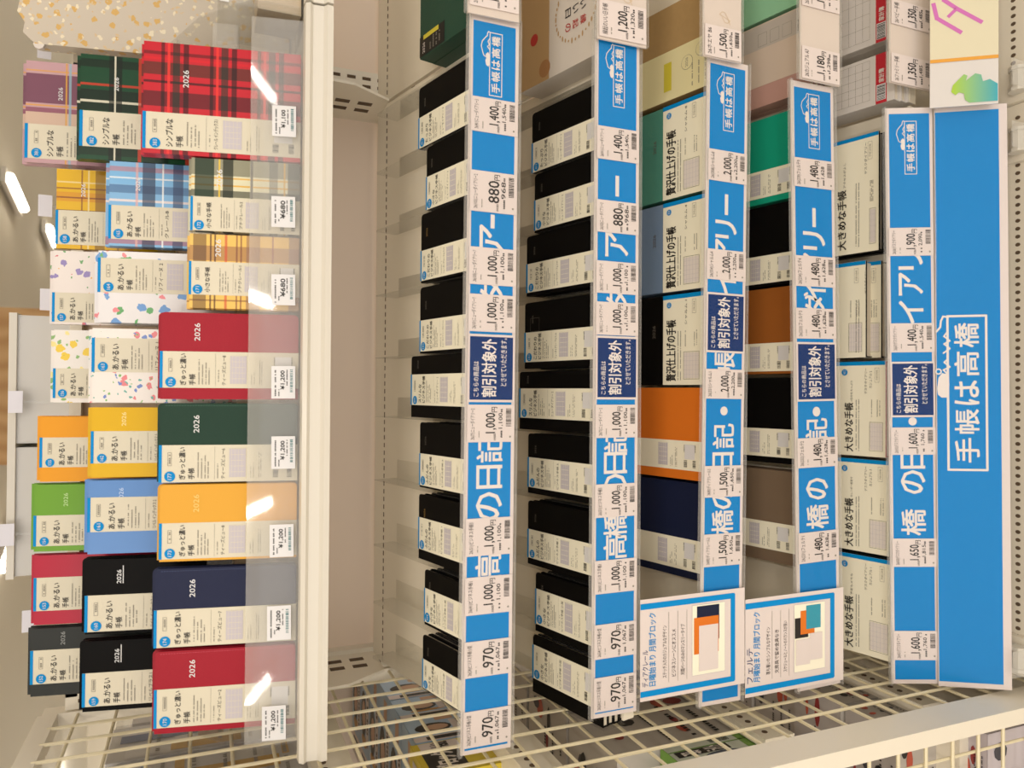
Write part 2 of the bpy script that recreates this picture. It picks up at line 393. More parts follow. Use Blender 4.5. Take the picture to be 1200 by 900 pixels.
def notice(parent, xa, xb, H, z):
    o = MB().box(xa, xb, H * .02, H * .97, z, z + .0006, WHITE).build('notice_card', parent)
    W = xb - xa; p = MB().rect(xa + W * .035, xb - W * .035, H * .06, H * .93, z + .0008, NAVY); zz = z + .0011
    p.text('こちらの商品は', xa + W * .08, xa + W * .6, H * .75, H * .86, zz, INKW, .01)
    p.text('割引対象外', xa + W * .08, xa + W * .93, H * .40, H * .69, zz, INKW, .018)
    p.text('とさせていただきます。', xa + W * .24, xa + W * .95, H * .19, H * .31, zz, INKW, .01)
    p.build('notice_print', o)
def strip(k, label, BLpx, BRpx, TLpx, letters, logo_px, tags, nots, Ys=(.862, .862), group='blue price strips along the tiers', end_blue=None):
    BL = onY(*BLpx, Ys[1]); BR = onY(*BRpx, Ys[1]); TL = onY(*TLpx, Ys[0]); M, L = strip_frame(BL, BR, TL)
    H = (TL - BL).length; yl, yr = BLpx[1], BRpx[1]; X = lambda y: (yl - y) / (yl - yr) * L
    t = thing('price_strip', label, 'price strip', M, group)
    MB().box(0, L, 0, H, -.0015, .001, WHITE).build('backing_card', t)
    bz = .0013; e0 = X(yl - 5); e1 = X(logo_px[0] - logo_px[2] if len(logo_px) > 2 else yr + 7)
    b = MB().box(e0, e1, H * .07, H * .93, .001, .0014, BLUE).build('blue_print', t)
    lt = MB()
    for ch, y, s in letters:
        sz = abs(X(y - s / 2) - X(y + s / 2))
        if ch == 'ー': lt.box(X(y) - sz * .5, X(y) + sz * .5, H * .46, H * .54, .0013, .0016, INKW)
        elif ch == '・': lt.disc(X(y), H * .5, H * .09, .0017, INKW)
        else: lt.text(ch, X(y) - sz / 2, X(y) + sz / 2, H * .25, H * .76, .0017, INKW, .017)
    a, c = logo_px[:2]
    logo(lt, X(c), X(a), H * .35, H * .6, .0017, .0011)
    lt.build('lettering', b)
    for a, c, pr, tx, nm in tags: price_tag(t, X(c), X(a), H, .0022, pr, tx, nm)
    for a, c in nots: notice(t, X(c), X(a), H, .0022)
    cv = MB().box(-.001, L + .001, -.0015, H + .0015, .0045, .0052, FILM).box(-.001, L + .001, -.0025, -.0005, -.002, .0052, ACRH).box(-.001, L + .001, H - .0005, H + .004, -.002, .0052, ACRH)
    cv.build('clear_cover', t)
    return t
K = '1,000'; K2 = '1,100'
strip(0, 'blue and white price strip on the top tier, topmost long one below the shelf rail', (598, 875), (608, 28), (540, 880),
      [('高', 663, 30), ('橋', 630, 30), ('の', 594, 32), ('日', 560, 26), ('記', 529, 28), ('・', 500, 20), ('ダ', 344, 34), ('ア', 287, 34), ('ー', 265, 16)], (46, 119),
      [(123, 163, '1,400', '1,540', '26(411)ニューダイアリー3'), (208, 255, '880', '968', '26(103)ニューダイアリー2'), (296, 339, K, K2, '26(105)ニューダイアリー7'), (350, 393, K, K2, '26(101)ニューダイアリー7'), (477, 520, K, K2, '26(77)ニューダイアリー2'),
       (607, 650, K, K2, '26(51)ビジネス手帳5'), (674, 717, K, K2, '26(41)ビジネス手帳1'), (747, 788, '970', '1,067', '26(24)ビジネス手帳小型'), (826, 867, '970', '1,067', '26(24)ビジネス手帳小型')], [(396, 474)])
strip(1, 'blue and white price strip on the second tier, narrowly longer than those below', (745, 833), (749, 47), (693, 843),
      [('高', 640, 27), ('橋', 615, 28), ('の', 570, 28), ('日', 543, 24), ('記', 518, 26), ('ダ', 352, 30), ('ア', 290, 30), ('ー', 223, 24)], (60, 131),
      [(156, 194, '1,400', '1,540', '26(411)ニューダイアリー3'), (241, 278, '880', '968', '26(103)ニューダイアリー2'), (311, 348, K, K2, '26(105)ニューダイアリー7'), (358, 396, K, K2, '26(101)ニューダイアリー7'), (476, 514, K, K2, '26(77)ニューダイアリー2'),
       (567, 605, K, K2, '26(51)ビジネス手帳5'), (654, 692, K, K2, '26(41)ビジネス手帳1'), (727, 766, '970', '1,067', '26(24)ビジネス手帳小型'), (787, 826, '970', '1,067', '26(24)ビジネス手帳小型')], [(397, 470)])
strip(2, 'blue and white price strip on the third tier, at the grey blue and orange diaries', (867, 820), (876, 77), (819, 825),
      [('橋', 612, 27), ('の', 583, 28), ('日', 544, 24), ('記', 513, 28), ('・', 484, 18), ('帳', 430, 28), ('イ', 336, 28), ('ア', 300, 28), ('リ', 274, 20), ('ー', 245, 24)], (92, 159),
      [(183, 219, '2,000', '2,200', '26(358)シャルム8'), (298, 333, '2,000', '2,200', '26(354)シャルム4'), (436, 470, '2,000', '2,200', '26(351)シャルム1'),
       (547, 583, '1,500', '1,650', '26(83)ディアクレール3'), (625, 662, '1,500', '1,650', '26(82)ディアクレール2')], [(348, 417)])
strip(3, 'blue and white price strip on the fourth tier, at the emerald and brown diaries', (984, 800), (975.5, 103), (935, 803),
      [('橋', 603, 27), ('の', 571, 24), ('日', 530, 24), ('記', 502, 24), ('・', 482, 18), ('ダ', 358, 26), ('イ', 344, 22), ('ア', 312, 24), ('リ', 285, 20), ('ー', 258, 22)], (116, 178),
      [(191, 224, '1,480', '1,628', '26(239)フェルテ9'), (303, 338, '1,480', '1,628', '26(234)フェルテ4'), (363, 398, '1,480', '1,628', '26(233)フェルテ3'),
       (512, 546, '1,480', '1,628', '26(232)フェルテ2'), (620, 655, '1,480', '1,628', '26(231)フェルテ1')], [(402, 470)])
strip(4, 'blue and white price strip on the lowest tier, directly above the big blue sign', (1100, 801), (1092, 126), (1045, 799),
      [('高', 648, 26), ('橋', 612, 30), ('の', 565, 27), ('日', 537, 24), ('・', 494, 18), ('ダ', 397, 26), ('イ', 366, 26), ('ア', 333, 26), ('リ', 305, 22)], (142, 204),
      [(267, 300, '1,900', '2,090', '26(66)デスクダイアリー'), (379, 413, '1,400', '1,540', '26(67)デスクダイアリー'), (501, 533, '1,600', '1,760', '26(432)デスクダイアリー'),
       (631, 664, '1,650', '1,815', '26(430)デスクダイアリー'), (739, 773, '1,600', '1,760', '26(431)デスクダイアリー')], [(424, 489)], Ys=(.86, .83))

def plain_strip(label, BLpx, yr, TLpx, tags, Y):
    BL = onY(*BLpx, Y); BR = onY(BLpx[0], yr, Y); TL = onY(*TLpx, Y); M, L = strip_frame(BL, BR, TL); H = (TL - BL).length
    X = lambda y: (BLpx[1] - y) / (BLpx[1] - yr) * L
    t = thing('price_strip', label, 'price strip', M, 'white price strips of the right unit')
    MB().box(0, L, 0, H, -.0015, .001, mat('blush_card', '#d4c6ba', .5)).build('backing_card', t)
    for a, c, pr, tx, nm in tags: price_tag(t, X(c), X(a), H, .0022, pr, tx, nm)
    d = MB()
    for a, c, *_ in tags[:-1] or tags:
        x = X(c) + L * .0 + .05
        if x < L - .02: d.stroke([(x + .012 * math.sin(q * .7) + .002 * q, H * .3 + H * .35 * ((q % 5) / 5)) for q in range(9)], .0006, .0015, mat('pale_gold_ink', '#cdb48a', .5))
    if d.v: d.build('scroll_print', t)
    MB().box(0, L, -.002, -.0005, -.002, .004, ACRH).build('clear_rail', t); MB().box(0, L, H + .0005, H + .004, -.002, .004, ACRH).build('clear_rail', t)
plain_strip('plain white price strip topping the right unit, ending at the dark green book', (608, 27), -90, (548, 19), [(-22, 18, '1,600', '1,760', '26(12)手帳 緑')], .853)
plain_strip('plain white price strip under the boxed white and gold diary', (757, 57), -90, (700, 36), [(12, 54, '1,200', '1,320', '縁起のいい日手帳')], .853)
plain_strip('pale price strip under the kraft coloured diary, reading 1,500', (868, 75), -90, (824, 74), [(38, 74, '1,500', '1,650', '26ホエヤ B6')], .853)
plain_strip('pale price strip under the pink diary, reading 1,180 twice', (983, 102), -90, (937, 96), [(-18, 18, '1,180', '1,298', '26カジュアル A5'), (64, 101, '1,180', '1,298', '26カジュアル A7')], .853)
plain_strip('pale price strip under the white planners, reading 1,350 twice', (1092, 108), -90, (1042, 108), [(13, 41, '1,350', '1,485', '26ベビー手帳'), (74, 107, '1,350', '1,485', '26ファミリー手帳')], .848)

# big blue sign
BL = onY(1186, 809, .77); BR = onY(1180, 121, .77); TL = onY(1100, 801, .826); M, L = strip_frame(BL, BR, TL); H = (TL - BL).length
sg = thing('sign_board', 'big blue sign board with white words in an outlined box, lowest of all', 'sign', M)
MB().box(0, L, 0, H, -.002, 0, WHITE).build('card', sg)
bl = MB().box(.008, L - .008, .012, H - .001, 0, .0005, BLUE).build('blue_print', sg)
X = lambda y: (809 - y) / (809 - 121) * L
p = MB(); x0, x1, y0, y1 = X(552), X(370), H * .31, H * .84; p.frame(x0, x1, y0, y1, .0035, .0008, INKW)
for i, ch in enumerate('手帳は高橋'):
    a = x0 + (x1 - x0) * (.05 + .187 * i); p.text(ch, a, a + (x1 - x0) * .155, y0 + (y1 - y0) * .2, y0 + (y1 - y0) * .82, .0008, INKW, .018)
P = lambda u, v: (x0 + (x1 - x0) * u, y1 + H * v)
p.stroke([P(.995, 0), P(1.0, .06), P(.97, .09), P(.93, .1), P(.9, .155)], .0028, .0009, INKW)
p.stroke([P(.9, .0), P(.87, .05), P(.84, -.03), P(.82, .05), P(.79, -.03), P(.76, .06)], .0024, .00095, INKW)
p.stroke([P(.72, .0), P(.7, .05), P(.67, -.03), P(.65, .06), P(.62, .0), P(.60, .1)], .0024, .00095, INKW)
p.disc(P(.64, .13)[0], P(.64, .13)[1], .005, .00095, INKW); p.disc(P(.64, .13)[0], P(.64, .13)[1], .0028, .0011, BLUE)
p.face([P(.47, .02), P(.47, .09), P(.49, .14), P(.53, .15), P(.6, .13), P(.63, .08), P(.62, -.01), P(.55, -.02)], .001, INKW)
p.build('lettering', bl)
MB().box(-.001, L + .001, -.001, H, .0015, .002, FILM).build('clear_sleeve', sg)
def sign_clip(px, py, lab):
    q = onY(px, py, .772)
    t = thing('sign_clip', lab, 'clip', Matrix.Translation((q.x, .772, -1.205)), 'clips holding the bottom signs')
    MB().box(-.03, .03, -.004, .05, 0, .012, METAL).build('foot', t)
    MB().tube((-.014, .006, .02), (.014, .006, .02), .012, METALW, 10).tube((-.019, .006, .02), (-.014, .006, .02), .015, METALW, 10).tube((.014, .006, .02), (.019, .006, .02), .015, METALW, 10).build('barrel', t)
    MB().box(-.02, .02, -.012, -.0105, .018, .062, ACRH).build('clear_tab', t)
sign_clip(1182, 160, 'white clip with clear tab at the right end of the blue sign')
sign_clip(1188, 775, 'white clip with clear tab at the left end of the blue sign')
sign_clip(1176, 86, 'white clip with clear tab at the foot of the pastel sign')
# pastel sign of the right unit
BL = onY(1170, 121, .765); BR = onY(1170, -80, .765); TL = onY(1090, 121, .82); M, L = strip_frame(BL, BR, TL); H = (TL - BL).length
sg = thing('sign_board', 'pastel sign board with pink lines and green blot, left end by the blue sign', 'sign', M)
MB().box(0, L, 0, H, -.002, 0, mat('sign_white', '#d4cec8', .4)).build('card', sg)
X = lambda y: (121 - y) / 201 * L; V = lambda x: (1170 - x) / 80 * H
p = MB().rect(X(68), L, 0, H, .0006, mat('pale_lemon', '#d8cfb0', .5)).rect(X(68), X(64), 0, H, .0008, mat('ochre_line', '#dd9a2f', .5))
PK = mat('pink_ink', '#c869ae', .5)
p.stroke([(X(-2), V(1094)), (X(15), V(1098)), (X(34), V(1126))], .006, .0009, PK).stroke([(X(-6), V(1106)), (X(6), V(1122)), (X(24), V(1150))], .006, .0009, PK).stroke([(X(6), V(1121)), (X(14), V(1112))], .005, .0009, PK)
GRN = bpy.data.materials.new('green_to_blue_print'); GRN.use_nodes = True
_n = GRN.node_tree; _b = _n.nodes['Principled BSDF']; _b.inputs['Roughness'].default_value = .4
_t = _n.nodes.new('ShaderNodeTexCoord'); _s = _n.nodes.new('ShaderNodeSeparateXYZ'); _c = _n.nodes.new('ShaderNodeValToRGB'); _mr = _n.nodes.new('ShaderNodeMapRange')
_n.links.new(_t.outputs['Object'], _s.inputs[0]); _n.links.new(_s.outputs['Y'], _mr.inputs[0]); _mr.inputs[1].default_value = 0; _mr.inputs[2].default_value = H * .7
_c.color_ramp.elements[0].color = lin('#2f9fb0'); _c.color_ramp.elements[1].color = lin('#a8c814'); _n.links.new(_mr.outputs[0], _c.inputs[0]); _n.links.new(_c.outputs[0], _b.inputs['Base Color'])
p.face([(X(a), V(b)) for b, a in ((1115, 104), (1117, 96), (1130, 84), (1134, 86), (1132, 92), (1143, 84), (1150, 86), (1152, 94), (1160, 92), (1169, 98), (1169, 118), (1136, 118), (1131, 114), (1130, 107), (1124, 105), (1120, 108))], .0009, GRN)
p.build('sign_print', sg)

# two information cards standing behind strips three and four
def info_card(lab, px, title, cols, lines):
    (xa, xb, yl, yr) = px
    BL = onY(xb, yl, .866); BR = onY(xb, yr, .866); TL = onY(xa, yl, .866); M, L = strip_frame(BL, BR, TL); H = (TL - BL).length
    # stands in front of the tag strip, inside the clear rail
    M = Matrix.Translation((0, -.012, 0)) @ M
    t = thing('information_card', lab, 'card', M, 'blue framed information cards')
    MB().box(0, L, 0, H, -.0008, 0, WHITE).build('card', t)
    p = MB().frame(L * .07, L * .93, H * .12, H * 1.1, H * .045, .0004, SKY)
    p.v = [(x, min(y, H), z) for x, y, z in p.v]
    p.text(title[0], L * .14, L * .5, H * .93, H * .985, .0006, NAVY); p.text(title[1], L * .14, L * .86, H * .86, H * .925, .0006, SKY, .01)
    for i, s in enumerate(lines):
        y = H * (.76 - i * .085); p.text(s, L * .2, L * (.55 + .1 * len(s) / 10), y, y + H * .04, .0006, INK); p.rect(L * .15, L * .85, y - H * .02, y - H * .017, .0006, INKG)
    p.rect(L * .17, L * .88, H * .2, H * .52, .0005, CREAM)
    x0, x1, y0, y1 = L * .17, L * .88, H * .2, H * .52; u = lambda a: x0 + (x1 - x0) * a; v = lambda a: y0 + (y1 - y0) * a; z = .0007
    for a, b, c, d, m in cols: p.rect(u(a), u(b), v(c), v(d), z, m); z += .00015
    p.frame(x0, x1, y0, y1, .0005, .0006, INKL)
    p.build('card_print', t)
NV = mat('navy_cover', '#101a38', .5, bump=.1); OR = mat('orange_cover', '#d9731f', .5, bump=.1, noise=.05, nscale=20); TL_ = mat('teal_print', '#2c93a8', .5)
info_card('white card framed in blue showing orange and navy notebooks, under the navy diary', (746, 866, 797, 686), ('ディアクレール', '日曜始まり 月間ブロック'),
          [(.48, .98, .18, .86, NV), (.3, .82, .2, .95, OR), (.05, .7, .22, .8, WHITE)], ['ステッチ入りのカジュアルなデザイン', 'ビジネスシーンにオススメ', '月間ページのみのマンスリータイプ'])
info_card('white card framed in blue showing teal, orange and black notebooks', (868, 981, 793, 686), ('フェルテ', '月曜始まり 月間ブロック'),
          [(.5, .8, .55, .98, INK), (.55, .9, .35, .8, OR), (.62, .97, .15, .62, TL_), (.1, .48, .5, .95, WHITE), (.15, .55, .1, .5, WHITE)], ['落ち着いたシンプルなデザイン', '文房具で留め金具なき', 'スケジュールとノートのバランスが良い'])

# ================================================================ diaries
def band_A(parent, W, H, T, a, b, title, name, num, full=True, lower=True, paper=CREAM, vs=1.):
    """upright paper band round the cover; a..b is its width as fractions from the left edge"""
    x0 = -W / 2 + a * W; x1 = -W / 2 + b * W; w = x1 - x0; z = T + .0005
    o = MB().box(x0, x1, -.0006, H + .0006, T, z, paper).box(x0, x1, -.0006, -.0001, 0, z, paper).box(x0, x1, H + .0001, H + .0006, 0, z, SKY)
    if full: o.rect(x0, x1, H - H * .018, H + .0006, z + .0002, SKY)
    o = o.build('paper_band', parent)
    p = MB(); zz = z + .0004; X = lambda u: x0 + w * u; Y = lambda v: H * (1 - v * vs)
    if full:
        r = min(w * .14, .0065); p.disc(X(.16), Y(.075), r, zz, SKY); p.text(num, X(.16) - r * .6, X(.16) + r * .6, Y(.075) - r * .35, Y(.075) + r * .35, zz + .0002, INKW)
        p.frame(X(.45), X(.8), Y(.085), Y(.06), .0004, zz, INKG); p.dashes(X(.5), X(.78), Y(.079), H * .012, zz, INKG)
        n1 = len(title[0]); p.text(title[0], X(.08), X(min(.94, .08 + .15 * n1)), Y(.185), Y(.14), zz, INK, .012)
        if title[1]: p.text(title[1], X(.08), X(min(.94, .08 + .15 * len(title[1]))), Y(.25), Y(.205), zz, INK, .012)
        for k, (v, e) in enumerate(((.28, .8), (.305, .65), (.33, .72), (.352, .55))): p.dashes(X(.1), X(e), Y(v), H * .008, zz, INKG, .85)
        p.text(name, X(.08), X(.9), Y(.47), Y(.44), zz, INK); p.dashes(X(.1), X(.5), Y(.42), H * .007, zz, INKG)
        p.rect(X(.05), X(.95), Y(.395), Y(.3935), zz, INKG)
    if lower:
        p.rect(X(.12), X(.9), Y(.62), Y(.5), zz, INKL)
        for q in range(5): p.rect(X(.12 + .156 * (q + .9)), X(.13 + .156 * (q + .9)), Y(.61), Y(.51), zz + .0001, paper)
        for q in range(4): p.rect(X(.12), X(.9), Y(.517 + .025 * q), Y(.515 + .025 * q), zz + .00012, paper)
        for v, e in ((.66, .4), (.68, .5), (.72, .8), (.735, .75)): p.dashes(X(.1), X(e), Y(v), H * .006, zz, INKG, .7)
        for u in (.1, .62): p.bars(X(u), X(u + .26), Y(.86), Y(.82), zz, INK, 10); p.bars(X(u), X(u + .26), Y(.96), Y(.925), zz, INK, 10)
        p.rect(X(.38), X(.88), Y(.95), Y(.83), zz + .0001, STICK)
    p.build('band_print', o)
def cover_mesh(W, H, T, m, round_r=True):
    r = .005; c = .0016
    o = MB().slab(rrect(-W / 2, W / 2, 0, H, r, 3, (1, 0, 0, 1) if round_r else (0, 0, 0, 0)), T - c, T, m)
    o.slab(rrect(-W / 2, W / 2, 0, H, r, 3, (1, 0, 0, 1) if round_r else (0, 0, 0, 0)), 0, c, m)
    o.box(-W / 2, -W / 2 + c, 0, H, c, T - c, m)
    return o
def pages_mesh(W, H, T, m=PAGES): return MB().box(-W / 2 + .0014, W / 2 - .003, .002, H - .002, .0017, T - .0017, m)
def book_body(name, label, cat, M, W, H, T, m, group, rr=True, pg=PAGES):
    t = thing(name, label, cat, M, group)
    cover_mesh(W, H, T, m, rr).build('cover', t); pages_mesh(W, H, T, pg).build('pages', t)
    return t
def stitches(t, W, H, T, m):
    s = MB(); k = 0
    while k * .003 < H - .012:
        s.rect(W / 2 - .0035, W / 2 - .003, .006 + k * .003, .0075 + k * .003, T + .0002, m); k += 1
    s.build('stitching', t)
def year_mark(t, W, H, T, m, fx=.74, fy=.87, size=.016, under=False):
    x = -W / 2 + W * fx; y = H * fy
    p = MB().text('2026', x - size / 2, x + size / 2, y, y + size * .3, T + .0003, m, .01)
    if under: p.rect(x - size * .5, x + size * .8, y - size * .16, y - size * .1, T + .0003, m)
    p.build('year_print', t)

# ---- cover materials
RED = mat('red_leatherette', '#9c0c24', .45, bump=.2); GREEN = mat('green_leatherette', '#0e3424', .45, bump=.2); YEL = mat('mustard_cover', '#dfa438', .5, bump=.15)
NAVY2 = mat('navy_leatherette', '#131b3c', .5, bump=.25); YEL2 = mat('yellow_vinyl', '#dcae16', .35); SKB = mat('sky_blue_vinyl', '#5f8cc8', .35); ORG = mat('marigold_vinyl', '#e59a1c', .35)
LIM = mat('leaf_green_vinyl', '#6a9e2c', .35); CRI = mat('crimson_vinyl', '#b01034', .35); CHAR = mat('charcoal_cover', '#2e3130', .5); GOLD = mat('gold_foil', '#b28f4c', .35, metal=.7); SIL = mat('silver_foil', '#dcdcdc', .35)
def T_red():
    xs = [(-.03, .004, '#101c22', .62), (.016, .020, '#1c2026', .7), (.04, .044, '#e8432f', .8), (.026, .040, '#16302a', .65), (.048, .058, '#16302a', .7)]
    ys = []
    for y0 in (.02, .075, .13): ys += [(y0, y0 + .006, '#15181c', .75), (y0 + .01, y0 + .018, '#16302a', .75), (y0 + .021, y0 + .024, '#e23a34', .8), (y0 + .027, y0 + .031, '#15181c', .7)]
    return plaid('red_tartan', '#c02431', [(-.01, .008, '#101c22', .7), (.018, .021, '#15181c', .8), (.028, .043, '#143026', .7), (.046, .049, '#d0222c', .8), (.052, .056, '#15181c', .6)], ys)
def T_green(): return plaid('green_tartan', '#17442c', [(-.004, .022, '#131a16', .75), (.027, .03, '#c23d2a', .8), (.006, .009, '#e2ddc8', .8), (.05, .06, '#131a16', .7), (-.06, -.03, '#131a16', .6)], [(.02, .05, '#131a16', .7), (.055, .06, '#c23d2a', .7), (.08, .11, '#131a16', .6), (.112, .116, '#c23d2a', .8), (.135, .15, '#131a16', .8), (.142, .144, '#e2ddc8', .8)])
def T_purple(): return plaid('purple_plaid', '#c09aa0', [(-.02, .0, '#d8c39a', .5), (.0, .006, '#7a2a4e', .7), (.012, .05, '#5d1c44', .78), (.008, .01, '#d9a040', .8), (.053, .055, '#d9a040', .7)], [(.05, .055, '#8fb0c0', .7), (.02, .04, '#d8c39a', .5), (.08, .12, '#5d1c44', .45), (.074, .077, '#d9a040', .8), (.127, .130, '#8fb0c0', .8), (.132, .134, '#d9a040', .8)])
def T_blue(): return plaid('blue_plaid', '#7fb2dc', [(.014, .024, '#2a4a7c', .6), (.025, .04, '#6fb6e6', .3), (.003, .006, '#ead9d4', .8), (.032, .034, '#eef0f0', .7), (.041, .047, '#b86a66', .6), (-.05, -.04, '#a85a60', .7)], [(.02, .045, '#b9bcc4', .7), (.05, .054, '#b86a66', .7), (.062, .074, '#2a3a60', .75), (.095, .11, '#2a3450', .8), (.085, .087, '#eef0f0', .8), (.115, .118, '#d9a5a0', .7)])
def T_yel(): return plaid('yellow_plaid', '#dcae1c', [(-.01, -.001, '#5a3320', .7), (.01, .022, '#c9702a', .45), (.014, .016, '#7a3a26', .8), (.026, .028, '#7a3a26', .7), (.034, .036, '#e9d9a0', .7)], [(.05, .06, '#c9702a', .5), (.068, .07, '#7a3a26', .7), (.085, .097, '#5a3320', .6), (.104, .106, '#e9d9a0', .7), (.112, .114, '#7a3a26', .7)])
def T_cream(): return plaid('green_cream_tartan', '#d9d4b4', [(-.002, .006, '#1b2418', .75), (.011, .013, '#d9a52a', .85), (.02, .022, '#d9a52a', .8), (.024, .046, '#1b2418', .6)], [(.0, .014, '#1b2418', .8), (.017, .019, '#d9a52a', .8), (.026, .036, '#1b2418', .6), (.055, .058, '#2b2b20', .9), (.078, .09, '#1b2418', .85), (.093, .095, '#e8c33a', .8), (.1, .122, '#14301f', .9)])
def T_beige(): return plaid('amber_plaid', '#e8bd62', [(.013, .031, '#8c5a48', .62), (-.05, -.047, '#8c5a48', .8), (-.036, -.034, '#6e3a30', .6)], [(.0, .012, '#8c6a60', .7), (.03, .032, '#8c3a30', .7), (.046, .062, '#8c6a60', .62), (.067, .069, '#7a4438', .7), (.072, .074, '#7a4438', .7), (.084, .087, '#c84a32', .7), (.097, .099, '#4a2a22', .8), (.102, .104, '#4a2a22', .8), (.108, .123, '#4a2f26', .65)])
def F1(): return floral('small_flowers', '#e2d8d2', ['#8a7ab4', '#c8646e', '#5f9a5a', '#e0a93c'], 42, .2)
def F2(): return floral('blue_flowers', '#dedbdc', ['#5f92cc', '#58a05c', '#e07f86'], 36, .24)
def F3(): return floral('wreath_flowers', '#e6e0da', ['#e8c63c', '#eedd90', '#86b06a'], 46, .26)
def F4(): return floral('meadow_flowers', '#e9e2dc', ['#e07f86', '#6c86c4', '#62aaa0', '#78b060'], 60, .24)

# ---- the stepped acrylic stand
sa, sb = onY(345, 866, .94).x, onY(345, 14, .94).x
stand = thing('book_stand', 'clear acrylic stepped stand holding the standing diaries on the top shelf', 'display stand')
STEP = [(.95, -.106), (1.02, -.033), (1.09, .04)]
MB().box(sa, sb, .928, 1.225, -.112, -.1085, ACR).build('base_plate', stand)
for i, (yy, zz) in enumerate(STEP[1:]):
    MB().box(sa, sb, yy - .015, yy + .05, zz - .004, zz - .001, ACR).box(sa, sb, yy + .05, yy + .053, -.1085, zz - .001, ACR).build('step', stand)
for i, (yy, zz, hh, y2) in enumerate(((.934, -.1085, .062, 14), (1.000, -.034, .03, 33), (1.071, .039, .02, 70))):
    xr = onY(300, y2, yy).x
    MB().box(sa, xr, 0, hh, -.002, 0, ACRH).build('front_lip', stand).matrix_local = fr((0, yy, zz), (1, 0, 0), (0, math.sin(.19), math.cos(.19)), (0, -math.cos(.19), math.sin(.19)))
for x in (sa, sb):
    MB().add([(xx, y, z) for xx in (x, x + .002) for y, z in ((.93, -.108), (.93, -.05), (1.0, .01), (1.2, .09), (1.22, -.108))], [(0, 1, 2, 3, 4), (9, 8, 7, 6, 5)] + [(i, (i + 1) % 5, (i + 1) % 5 + 5, i + 5) for i in range(5)], ACR).build('side_plate', stand)

LEAN = math.radians(11); UY = Vector((0, math.sin(LEAN), math.cos(LEAN))); UN = Vector((0, -math.cos(LEAN), math.sin(LEAN)))
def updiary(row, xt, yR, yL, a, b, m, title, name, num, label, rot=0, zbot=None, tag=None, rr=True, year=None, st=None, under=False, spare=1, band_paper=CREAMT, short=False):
    yb, zb = STEP[row]
    p0 = Vector((0, yb, zb)); A = onP(xt, yL, p0, UN); B = onP(xt, yR, p0, UN)
    W = (B - A).length; xc = (A.x + B.x) / 2; H = (((A + B) / 2) - p0).dot(UY); T = .009
    yb2 = yb + .0
    M = fr(Vector((xc, yb2, zb)) - UN * T, (1, 0, 0), UY, UN) @ Matrix.Rotation(math.radians(rot), 4, 'Z')
    t = book_body('diary', label, 'diary', M, W - .0008, H, T, m, 'diaries standing on the top shelf', rr)
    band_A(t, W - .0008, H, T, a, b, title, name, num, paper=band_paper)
    if year: year_mark(t, W, H, T, year, .5 + (b + .0) / 2 if b < .75 else .8, .72 if row == 0 else .76, .021 if row == 0 else .017, under)
    if st: stitches(t, W, H, T, st)
    for s in range(spare):
        M2 = fr(Vector((xc + rng.uniform(-.001, .001), yb2 + T * 1.04 * (s + 1), zb + (.002 if row else .0))) - UN * T, (1, 0, 0), UY, UN)
        book_body('diary', fitlab('spare copy behind the ', label), 'diary', M2, W - .0012, H + .003 * (s + 1), T, m, 'spare copies behind the standing diaries', rr)
    if tag:
        (ta, tb, tx, pr, tx2) = tag; pl0 = Vector((0, .9325, -.1085)); q0 = onP(tx, tb, pl0, UN); q1 = onP(tx, ta, pl0, UN); q2 = onP(tx - 28, tb, pl0, UN)
        MM, LL = strip_frame(q0, q1, q2); hh = (q2 - q0).length
        g = thing('price_sticker', fitlab('price sticker on the clear lip below the ', label), 'sticker', MM, 'price stickers on the clear front lip')
        MB().box(0, LL, 0, hh, 0, .0004, STICK).build('label', g)
        p = MB(); z = .0006; p.dashes(LL * .08, LL * .9, hh * .8, hh * .06, z, INK); p.dashes(LL * .08, LL * .3, hh * .66, hh * .05, z, INK)
        p.text(pr, LL * .28, LL * .86, hh * .42, hh * .62, z, INK, .03); p.dashes(LL * .4, LL * .9, hh * .32, hh * .05, z, INK)
        p.bars(LL * .2, LL * .92, hh * .1, hh * .22, z, mat('teal_ink', '#2f6f72', .6), 14); p.build('sticker_print', g)
    return t
SIM = ('シンプルな', '手帳'); AKA = ('あ.かるい', '手帳'); GYU = ('ぎゅっと濃い', '手帳'); TII = ('小さな手帳', '')
A = updiary
A(0, 168, 47, 179, .04, .37, T_red(), SIM, 'クレール インデックス1', '383', 'large red tartan diary, rightmost at the front of the top shelf', tag=(125, 161, 347, '¥1,100', ''), year=SIL, rr=False)
A(0, 224, 184, 270, .0, .47, T_cream(), TII, 'プチクレール2', '172', 'small green and cream tartan diary with yellow lines', tag=(231, 267, 346, '¥680', ''), year=SIL, rr=False)
A(0, 222, 273, 361, .18, .63, T_beige(), TII, 'プチクレール1', '171', 'small amber and brown plaid diary between green tartan and red covers', tag=(322, 358, 346, '¥680', ''), year=SIL, rr=False)
A(0, 188, 365, 468, .13, .55, RED, GYU, 'ティーズビュー8', '176', 'plain red diary in the middle of the front row, left of amber plaid', tag=(429, 467, 346, '¥1,200', ''), year=SIL, st=RED)
A(0, 187, 472, 566, .0, .47, GREEN, GYU, 'ティーズビュー6', '177', 'dark green stitched diary beside the red ones in the front row', tag=(511, 549, 346, '¥1,200', ''), year=SIL, st=mat('green_thread', '#4f7a66', .6))
A(0, 187, 568, 659, .03, .5, YEL, GYU, 'ティーズビュー8', '173', 'mustard yellow diary between the dark green and the navy one', tag=(614, 652, 344, '¥1,200', ''), year=mat('pale_foil', '#f0c66a', .4))
